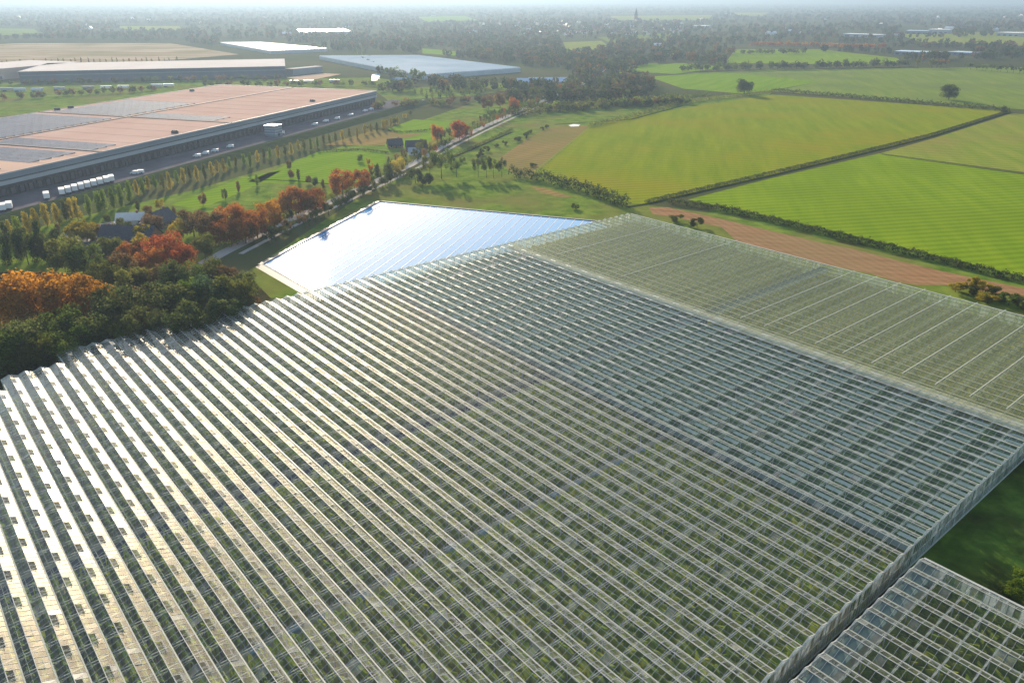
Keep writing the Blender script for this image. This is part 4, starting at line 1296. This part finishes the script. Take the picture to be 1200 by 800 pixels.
for i, (u, v) in enumerate(sorted(vl)):
    x, y = to_wh(u, v, 0); pos = wp(min(x, YW - 4), y)
    o = link("van", van_me, None, (pos[0], pos[1], .06), (0, 0, rot_wh + math.pi / 2 + .35))
    o.scale = (1.0, 1.0, 1.0)
    tag(o, "%s white van from the left parked in the warehouse yard" % ordinal(i + 1), "van", "white vans in the yard")
x, y = to_wh(335, 160, 0)
b = MB(); b.box(-5, 5, -5, 5, 0, 8.2); b.box(-5.3, 5.3, -5.3, 5.3, 8.2, 8.8, 1); b.box(5, 5.1, -1.2, 1.2, 0, 2.4, 2)
for z in (2.2, 4.4, 6.4): b.box(-5.1, 5.1, -5.1, 5.1, z, z + .12, 1)
pos = wp(18, y)
tag(link("tank_house", b.mesh("tank_house", ['wall_blue', 'white', 'dark']), None, (pos[0], pos[1], .06), (0, 0, rot_wh)), "blue grey plant building with white lid in the warehouse yard", "building")
# parked trailers between the two warehouses
gt = [(-2, 107, 'wall_light'), (10, 107, 'wall_light'), (24, 107.5, 'blue_roof'), (44, 107.5, 'blue_roof'), (70, 106, 'wall_light'), (104, 105, 'wall_blue'), (125, 104.5, 'white'), (145, 104, 'white'), (184, 102.5, 'blue_roof'), (198, 102, 'white'), (346, 98, 'white'), (362, 97.5, 'white'), (392, 97, 'blue_roof')]
for i, (u, v, c) in enumerate(gt):
    p = at(u, v)
    o = link("trailer", tr_me[c], None, (p[0], p[1], 0), (0, 0, R(92)))
    tag(o, "%s parked trailer from the left in the far yard between the warehouses" % ordinal(i + 1), "trailer", "trailers in the far yard")


def box_building(name, label, corner_px, z, depth, matw, matr, cat="warehouse", bands=None, nwin=0):
    """flat roofed hall from two roof corners of its front edge"""
    (u0, v0), (u1, v1) = corner_px
    p, q = Vector(at(u0, v0, z)), Vector(at(u1, v1, z))
    d = q - p; L = d.length; d.normalize()
    e = link(name, None, None, (p.x, p.y, 0), (0, 0, math.atan2(d.y, d.x)))
    tag(e, label, cat)
    b = MB(); b.box(0, L, 0, depth, 0, z - .4); link("wall", b.mesh("wall", [matw]), e)
    b = MB(); b.box(-.3, L + .3, -.3, depth + .3, z - .4, z); link("roof", b.mesh("roof", [matr]), e)
    if bands:
        for z0, z1, mm in bands:
            b = MB(); b.box(.2, L - .2, -.25, .05, z0, z1); link("wall_band", b.mesh("wall_band", [mm]), e)
    if nwin:
        wb = MB(); wb.box(0, L / nwin * .5, -.15, .05, .8, min(4.5, z * .6)); wm = wb.mesh("door", ['dock'])
        for i in range(nwin): link("door", wm, e, (L * (i + .25) / nwin, 0, 0))
    return e, L


box_building("warehouse", "second long warehouse with pale roof and dark blue wall behind the first", ((21, 84), (334, 77.5)), 15, 150, 'wall_navy', 'roof_pale', bands=((9.5, 9.9, 'wall_blue'),), nwin=23)
e_, L_ = box_building("warehouse", "corner of a third warehouse with beige side wall at the left frame edge", ((-60, 78), (2, 80.5)), 15, 130, 'roof_pink', 'roof_pale', nwin=8)
box_building("annex", "low grey annex at the right end of the second warehouse", ((335, 80.5), (343, 81)), 9, 60, 'wall_blue', 'roof_pale', cat="building")
sheet("meadow", [(-90, 99), (440, 91), (480, 97), (440, 106), (230, 103), (60, 130), (-90, 148)], 'verge', 0.022)
sheet("loading_yard", [(336, 91), (378, 86), (400, 87), (360, 95)], 'f_soil', 0.05)


def far_greenhouse(label, px, z, n, rise, matr='far_glass'):
    """far block with ridged glass roof from four roof corner sights"""
    P = [Vector((*at(u, v, z), z)) for u, v in px]      # near left, near right, far right, far left
    e = link("greenhouse", None); tag(e, label, "greenhouse")
    for i in range(n):
        a, c = P[0].lerp(P[1], i / n), P[0].lerp(P[1], (i + 1) / n)
        d, f = P[3].lerp(P[2], i / n), P[3].lerp(P[2], (i + 1) / n)
        m1, m2 = (a + c) / 2 + Vector((0, 0, rise)), (d + f) / 2 + Vector((0, 0, rise))
        b = MB()
        b.quad(tuple(a), tuple(m1), tuple(m2), tuple(d)); b.quad(tuple(m1), tuple(c), tuple(f), tuple(m2))
        b.tri(tuple(a), tuple(c), tuple(m1)); b.tri(tuple(f), tuple(d), tuple(m2))
        link("roof_span", b.mesh("roof_span", [matr]), e)
    w = MB()
    for i in range(4):
        p, q = P[i], P[(i + 1) % 4]
        w.quad((p.x, p.y, 0), (q.x, q.y, 0), tuple(q), tuple(p))
    link("wall", w.mesh("wall", ['far_wall']), e)


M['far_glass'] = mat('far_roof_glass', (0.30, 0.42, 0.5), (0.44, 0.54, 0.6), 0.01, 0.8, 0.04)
M['far_wall'] = mat('far_glass_wall', (0.33, 0.4, 0.44), (0.4, 0.46, 0.5), 0.05, 0.4, 0.5)
M['far_white'] = mat('far_whitewashed_glass', (0.74, 0.76, 0.76), (0.8, 0.8, 0.78), 0.01, 0.35, 0.6)
far_greenhouse("big pale blue greenhouse in the middle distance behind the warehouse", ((492, 88.5), (610, 80), (490, 65.5), (374, 66)), 6, 40, 1.6)
far_greenhouse("long bright white greenhouse behind the second warehouse", ((318, 60), (384, 57), (305, 49.5), (258, 50)), 6, 18, 1.2, 'far_white')
far_greenhouse("thin bright white greenhouse strip far behind at the upper left", ((352, 38), (412, 37), (405, 34), (348, 34.5)), 6, 10, 1.2, 'far_white')
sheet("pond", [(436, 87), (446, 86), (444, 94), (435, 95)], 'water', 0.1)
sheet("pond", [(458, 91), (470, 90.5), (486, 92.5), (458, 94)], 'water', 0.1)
sheet("pond", [(666, 147), (672, 145.6), (680, 146.2), (678, 148.2), (669, 148.6)], 'strip', 0.09)


def house(u, v, L, W, he, hr, rot, mw, mr, label, group=None, detail=False, pos=None):
    x, y = pos or at(u, v)
    e = link("house", None, None, (x, y, 0), (0, 0, rot))
    tag(e, label, "house", group)
    b = MB(); b.box(-L / 2, L / 2, -W / 2, W / 2, 0, he)
    b.tri((-L / 2, -W / 2, he), (-L / 2, 0, he + hr - .05), (-L / 2, W / 2, he)); b.tri((L / 2, W / 2, he), (L / 2, 0, he + hr - .05), (L / 2, -W / 2, he))
    link("wall", b.mesh("wall", [mw]), e)
    b = MB()
    o = .4
    for s in (-1, 1):
        zo = he - o * hr / (W / 2)
        A = [(-L / 2 - o, s * (W / 2 + o), zo), (L / 2 + o, s * (W / 2 + o), zo), (L / 2 + o, 0, he + hr), (-L / 2 - o, 0, he + hr)]
        b.poly(A if s < 0 else A[::-1])
        b.poly([(p[0], p[1], p[2] - .18) for p in (A[::-1] if s < 0 else A)])
        b.quad(A[0], A[1], (A[1][0], A[1][1], zo - .18), (A[0][0], A[0][1], zo - .18))
    rf = link("roof", b.mesh("roof", [mr]), e)
    b = MB(); b.box(L * .22, L * .22 + .9, -.45, .45, he + hr * .6, he + hr + 1.0); link("chimney", b.mesh("chimney", ['brick']), rf)
    if detail:
        wb = MB(); wb.box(-.6, .6, -.05, .05, 0, 1.3, 0); wb.box(-.7, .7, -.02, .02, -.1, 1.4, 1); wm = wb.mesh("window", ['glass_dark', 'white'])
        n = max(2, int(L / 3.5))
        for s in (-1, 1):
            for i in range(n): link("window", wm, e, (-L / 2 + L * (i + .5) / n, s * (W / 2 + .02), 1.0))
        b = MB(); b.box(-.5, .5, -W / 2 - .08, -W / 2 + .02, 0, 2.1); link("door", b.mesh("door", ['tile_dark']), e)
    return e


house(154, 283, 25, 12, 2.8, 5.2, R(-4), 'brick', 'tile_dark', 'big barn with dark roof behind the red trees', detail=True)
house(190, 264, 12, 10, 3.0, 5.0, R(75), 'brick', 'tile_dark', 'dark roofed house behind the barn beside the brown tree', detail=True)
house(155, 262, 13, 7, 2.8, 3.0, R(10), 'render', 'render', 'pale flat greenhouse shed left of the dark roofed house', detail=True)
house(110, 298, 14, 8, 2.6, 3.0, R(-10), 'brick', 'tile_dark', 'low dark roofed shed left below the barn', detail=True)
house(488, 177, 15, 9, 3.0, 5.0, R(14), 'brick', 'tile_dark', 'farm house with dark roof by the pale road', detail=True)
house(463, 173, 11, 8, 2.8, 4.0, R(20), 'brick', 'tile_dark', 'dark roofed barn left of the farm house', detail=True)
house(485, 181, 8, 6, 2.6, 2.5, R(14), 'render', 'wall_light', 'small grey roofed shed in front of the farm house', detail=True)
sheet("patio", [(75, 275), (100, 268), (120, 262), (140, 258), (150, 268), (120, 281), (100, 285), (80, 284)], mat('pale_paving', (0.36, 0.36, 0.37), (0.46, 0.46, 0.46), 0.3, 0.9, 0.05), 0.05)
house(620, 99, 32, 22, 4, 4, R(0), 'wall_blue', 'blue_roof', 'left one of two pale blue roofed sheds right of the far greenhouse')
house(644, 98.5, 55, 26, 4, 4.5, R(4), 'wall_blue', 'blue_roof', 'right longer one of two pale blue roofed sheds right of the far greenhouse')
house(600, 113, 16, 12, 3, 5, R(30), 'brick', 'tile_red', 'house with reddish roof among the oaks where the road enters the wood')
house(642, 113, 18, 12, 3, 5, R(60), 'render', 'tile_dark', 'pale house in the wood right of the road bend')
house(692, 92, 18, 12, 3, 5, R(20), 'render', 'tile_dark', 'pale house beside the far road bend')
house(770, 56, 20, 14, 5, 5, R(20), 'render', 'white', 'white building above the small bright field in the wood')
house(787, 68, 24, 16, 4, 4, R(0), 'wall_light', 'white', 'pale shed in the wood left of the long dark tree line')
box_building("industrial_hall", "long low blue grey shed behind the pale field at the right", ((1048, 60), (1098, 62)), 7, 45, 'wall_blue', 'blue_roof', cat="shed", nwin=6)
box_building("industrial_hall", "second blue grey shed right of the long low one", ((1110, 60.5), (1136, 62)), 6, 40, 'wall_blue', 'blue_roof', cat="shed", nwin=4)
box_building("industrial_hall", "white roofed hall on the far right industrial estate", ((1088, 34.5), (1112, 35)), 12, 60, 'wall_light', 'white', cat="hall", nwin=4)
box_building("industrial_hall", "wide bluish hall left of the white roofed far hall", ((1062, 36), (1087, 36.5)), 10, 60, 'wall_blue', 'blue_roof', cat="hall", nwin=4)
box_building("industrial_hall", "pale hall at the right end of the far estate", ((1168, 38), (1195, 39)), 10, 60, 'wall_light', 'white', cat="hall", nwin=4)
box_building("industrial_hall", "long pale hall beyond the orange avenue", ((988, 39.5), (1030, 41)), 8, 40, 'wall_light', 'white', cat="hall", nwin=4)
box_building("industrial_hall", "small white hall far off left of the blue horizon woods", ((808, 30), (826, 30.4)), 9, 60, 'wall_light', 'white', cat="hall")

# the town in the haze
for i in range(95):
    u = rnd.uniform(545, 800); v = rnd.uniform(26, 43) + (u - 545) * -.01
    mw = rnd.choice(['render', 'render', 'white', 'brick']); mr = rnd.choice(['tile_red', 'tile_dark', 'tile_red'])
    house(u, v, rnd.uniform(11, 20), rnd.uniform(9, 13), rnd.uniform(4, 6.5), rnd.uniform(4, 6), rnd.uniform(0, 3.1), mw, mr, "small house of the distant hazy town below the church spire", group="houses of the distant town")
for i in range(40):
    u = rnd.choice([rnd.uniform(0, 540), rnd.uniform(820, 1200)]); v = rnd.uniform(14, 42)
    house(u, v, rnd.uniform(14, 32), rnd.uniform(10, 16), rnd.uniform(4, 6), rnd.uniform(4, 6), rnd.uniform(0, 3.1), rnd.choice(['render', 'white', 'brick']), rnd.choice(['tile_red', 'tile_dark', 'white']), "far farm building scattered among the distant woods", group="far farm buildings among the woods")
cx_, cy_ = at(745, 28)
ch = link("church", None, None, (cx_, cy_, 0), (0, 0, .4)); tag(ch, "distant church with tall dark pointed spire rising over the town", "church")
b = MB(); b.box(-9, 9, -38, -4, 0, 14); b.quad((-10, -38, 14), (0, -38, 24), (0, -4, 24), (-10, -4, 14), 1); b.quad((0, -38, 24), (10, -38, 14), (10, -4, 14), (0, -4, 24), 1); b.tri((-9, -38, 14), (9, -38, 14), (0, -38, 24)); link("nave", b.mesh("nave", ['brick', 'tile_dark']), ch)
b = MB(); b.box(-5.5, 5.5, -4, 7, 0, 34); link("tower", b.mesh("tower", ['brick']), ch)
b = MB()
for p, q in (((-6, -4.5), (6, -4.5)), ((6, -4.5), (6, 7.5)), ((6, 7.5), (-6, 7.5)), ((-6, 7.5), (-6, -4.5))): b.tri((*p, 34), (*q, 34), (0, 1.5, 66))
link("spire", b.mesh("spire", ['tile_dark']), ch)

# cars on the road
for i, (t, s) in enumerate(((5, .35), (6, .5), (8, .4))):
    p, q = Vector(road_w[t]), Vector(road_w[t + 1]); d = (q - p).normalized(); c = p.lerp(q, s) + Vector((d.y, -d.x)) * 1.6
    o = link("car", van_me, None, (c.x, c.y, .09), (0, 0, math.atan2(d.y, d.x) - math.pi / 2)); o.scale = (.95, .85, .75)
    tag(o, "%s white car counting from the near end of the pale road" % ("nearest", "middle", "farthest")[i], "car", "cars on the pale road")

# ------------------------------------------------------------------ far woods: one mass
TINT = np.array([(0.055, 0.075, 0.028), (0.04, 0.062, 0.028), (0.085, 0.095, 0.03), (0.06, 0.08, 0.03), (0.10, 0.09, 0.04), (0.075, 0.07, 0.04), (0.15, 0.095, 0.035)])
M['woods'] = leaf_mat('wood_foliage', (0.8, 0.8, 0.8), (1.25, 1.2, 1.1), 0.15, 0.3, tint=True)
CLEAR = [
    [(-90, 50), (60, 46), (200, 49), (300, 60), (430, 60), (480, 62), (620, 78), (665, 90), (640, 104), (560, 100), (470, 100), (440, 108), (440, 200), (-90, 300)],
    [(255, 46), (310, 46), (390, 55), (320, 64), (255, 56)], [(345, 32), (415, 33), (415, 40), (345, 40)],
    [(745, 84), (850, 76), (865, 56), (1062, 66), (1062, 72), (1330, 68), (1330, 300), (690, 160), (770, 105)],
    [(765, 74), (800, 72), (852, 79), (800, 88), (735, 88)],
    [(130, 29), (214, 30), (218, 37), (145, 37)], [(-90, 31), (44, 32), (52, 43), (-90, 45)], [(486, 18), (548, 18), (565, 26), (496, 27)], [(712, 17), (840, 16), (834, 25), (716, 26)],
    [(856, 13), (904, 13), (898, 20), (862, 20)], [(492, 55), (545, 59), (550, 67), (492, 65)], [(655, 48), (708, 46), (720, 57), (662, 64)],
    [(980, 36), (1034, 38), (1034, 46), (980, 44)], [(1040, 56), (1140, 58), (1140, 70), (1044, 68)], [(1055, 33), (1118, 33), (1118, 44), (1058, 44)], [(1160, 35), (1205, 36), (1205, 46), (1162, 46)],
    [(1050, 46), (1330, 40), (1330, 54), (1080, 52)], [(600, 94), (665, 92), (665, 104), (605, 104)], [(870, 50), (1040, 52), (1040, 60), (866, 60)],
]


def inside(u, v, poly):
    c = False
    j = len(poly) - 1
    for i in range(len(poly)):
        if (poly[i][1] > v) != (poly[j][1] > v) and u < (poly[j][0] - poly[i][0]) * (v - poly[i][1]) / (poly[j][1] - poly[i][1]) + poly[i][0]: c = not c
        j = i
    return c


def wood_noise(x, y):
    s = x * .0013 + 3.1; t = y * .0008 + 1.7
    return math.sin(s * 2.1 + math.sin(t * 1.7) * 1.3) * math.cos(t * 2.9 + math.sin(s * 1.1)) + .6 * math.sin(s * 5.3 + 1) * math.sin(t * 7.1 + 2)


protos_far = [crown('broad', 300 + i, 40, .36) for i in range(5)]
protos_mid = [crown('broad', 320 + i, 120, .2) for i in range(5)]
Qs, Ts = [], []
rw = random.Random(77)
cnt = 0
tries = 0
while cnt < 14000 and tries < 200000:
    tries += 1
    v = 1.0 + 134 * rw.random() ** 1.9
    u = rw.uniform(-110, 1310)
    if v > 108 and not (600 < u < 820 and v < 122): continue
    x, y = at(u, v)
    if any(inside(u, v, c) for c in CLEAR): continue
    if wood_noise(x, y) < -.35 and rw.random() < .6: continue
    if min((x - q[0]) ** 2 + (y - q[1]) ** 2 for q in road_w[5:]) < 160: continue
    h = rw.uniform(9, 17); w = h * rw.uniform(.7, 1.15)
    Q = (protos_mid if v > 38 else protos_far)[rw.randrange(5)]
    a = rw.random() * 6.28
    ca, sa = math.cos(a), math.sin(a)
    big = 1 if v > 20 else 1.6
    X = np.empty_like(Q)
    X[..., 0] = (Q[..., 0] * ca - Q[..., 1] * sa) * w * big + x
    X[..., 1] = (Q[..., 0] * sa + Q[..., 1] * ca) * w * big + y
    X[..., 2] = Q[..., 2] * h
    Qs.append(X)
    c = TINT[min(6, int(rw.random() ** 1.25 * 7))] * rw.uniform(.75, 1.25)
    Ts.append(np.repeat(c[None], len(Q), 0))
    cnt += 1
tag(link("woodland", quads_mesh("woodland", np.concatenate(Qs), ['woods'], np.concatenate(Ts))), kind="stuff")

# ------------------------------------------------------------------ haze
m, n, l, out = new_mat('haze_air')
pv = n.new("ShaderNodeVolumePrincipled")
pv.inputs["Color"].default_value = (0.29, 0.40, 0.55, 1)
pv.inputs["Density"].default_value = 1 / 6500.0
pv.inputs["Anisotropy"].default_value = 0.42
l.new(pv.outputs[0], out.inputs["Volume"])
b = MB(); b.box(-80000, 80000, -80000, 80000, -1.5, 150.0)
hz = link("haze", b.mesh("haze", [m])); tag(hz, kind="stuff")
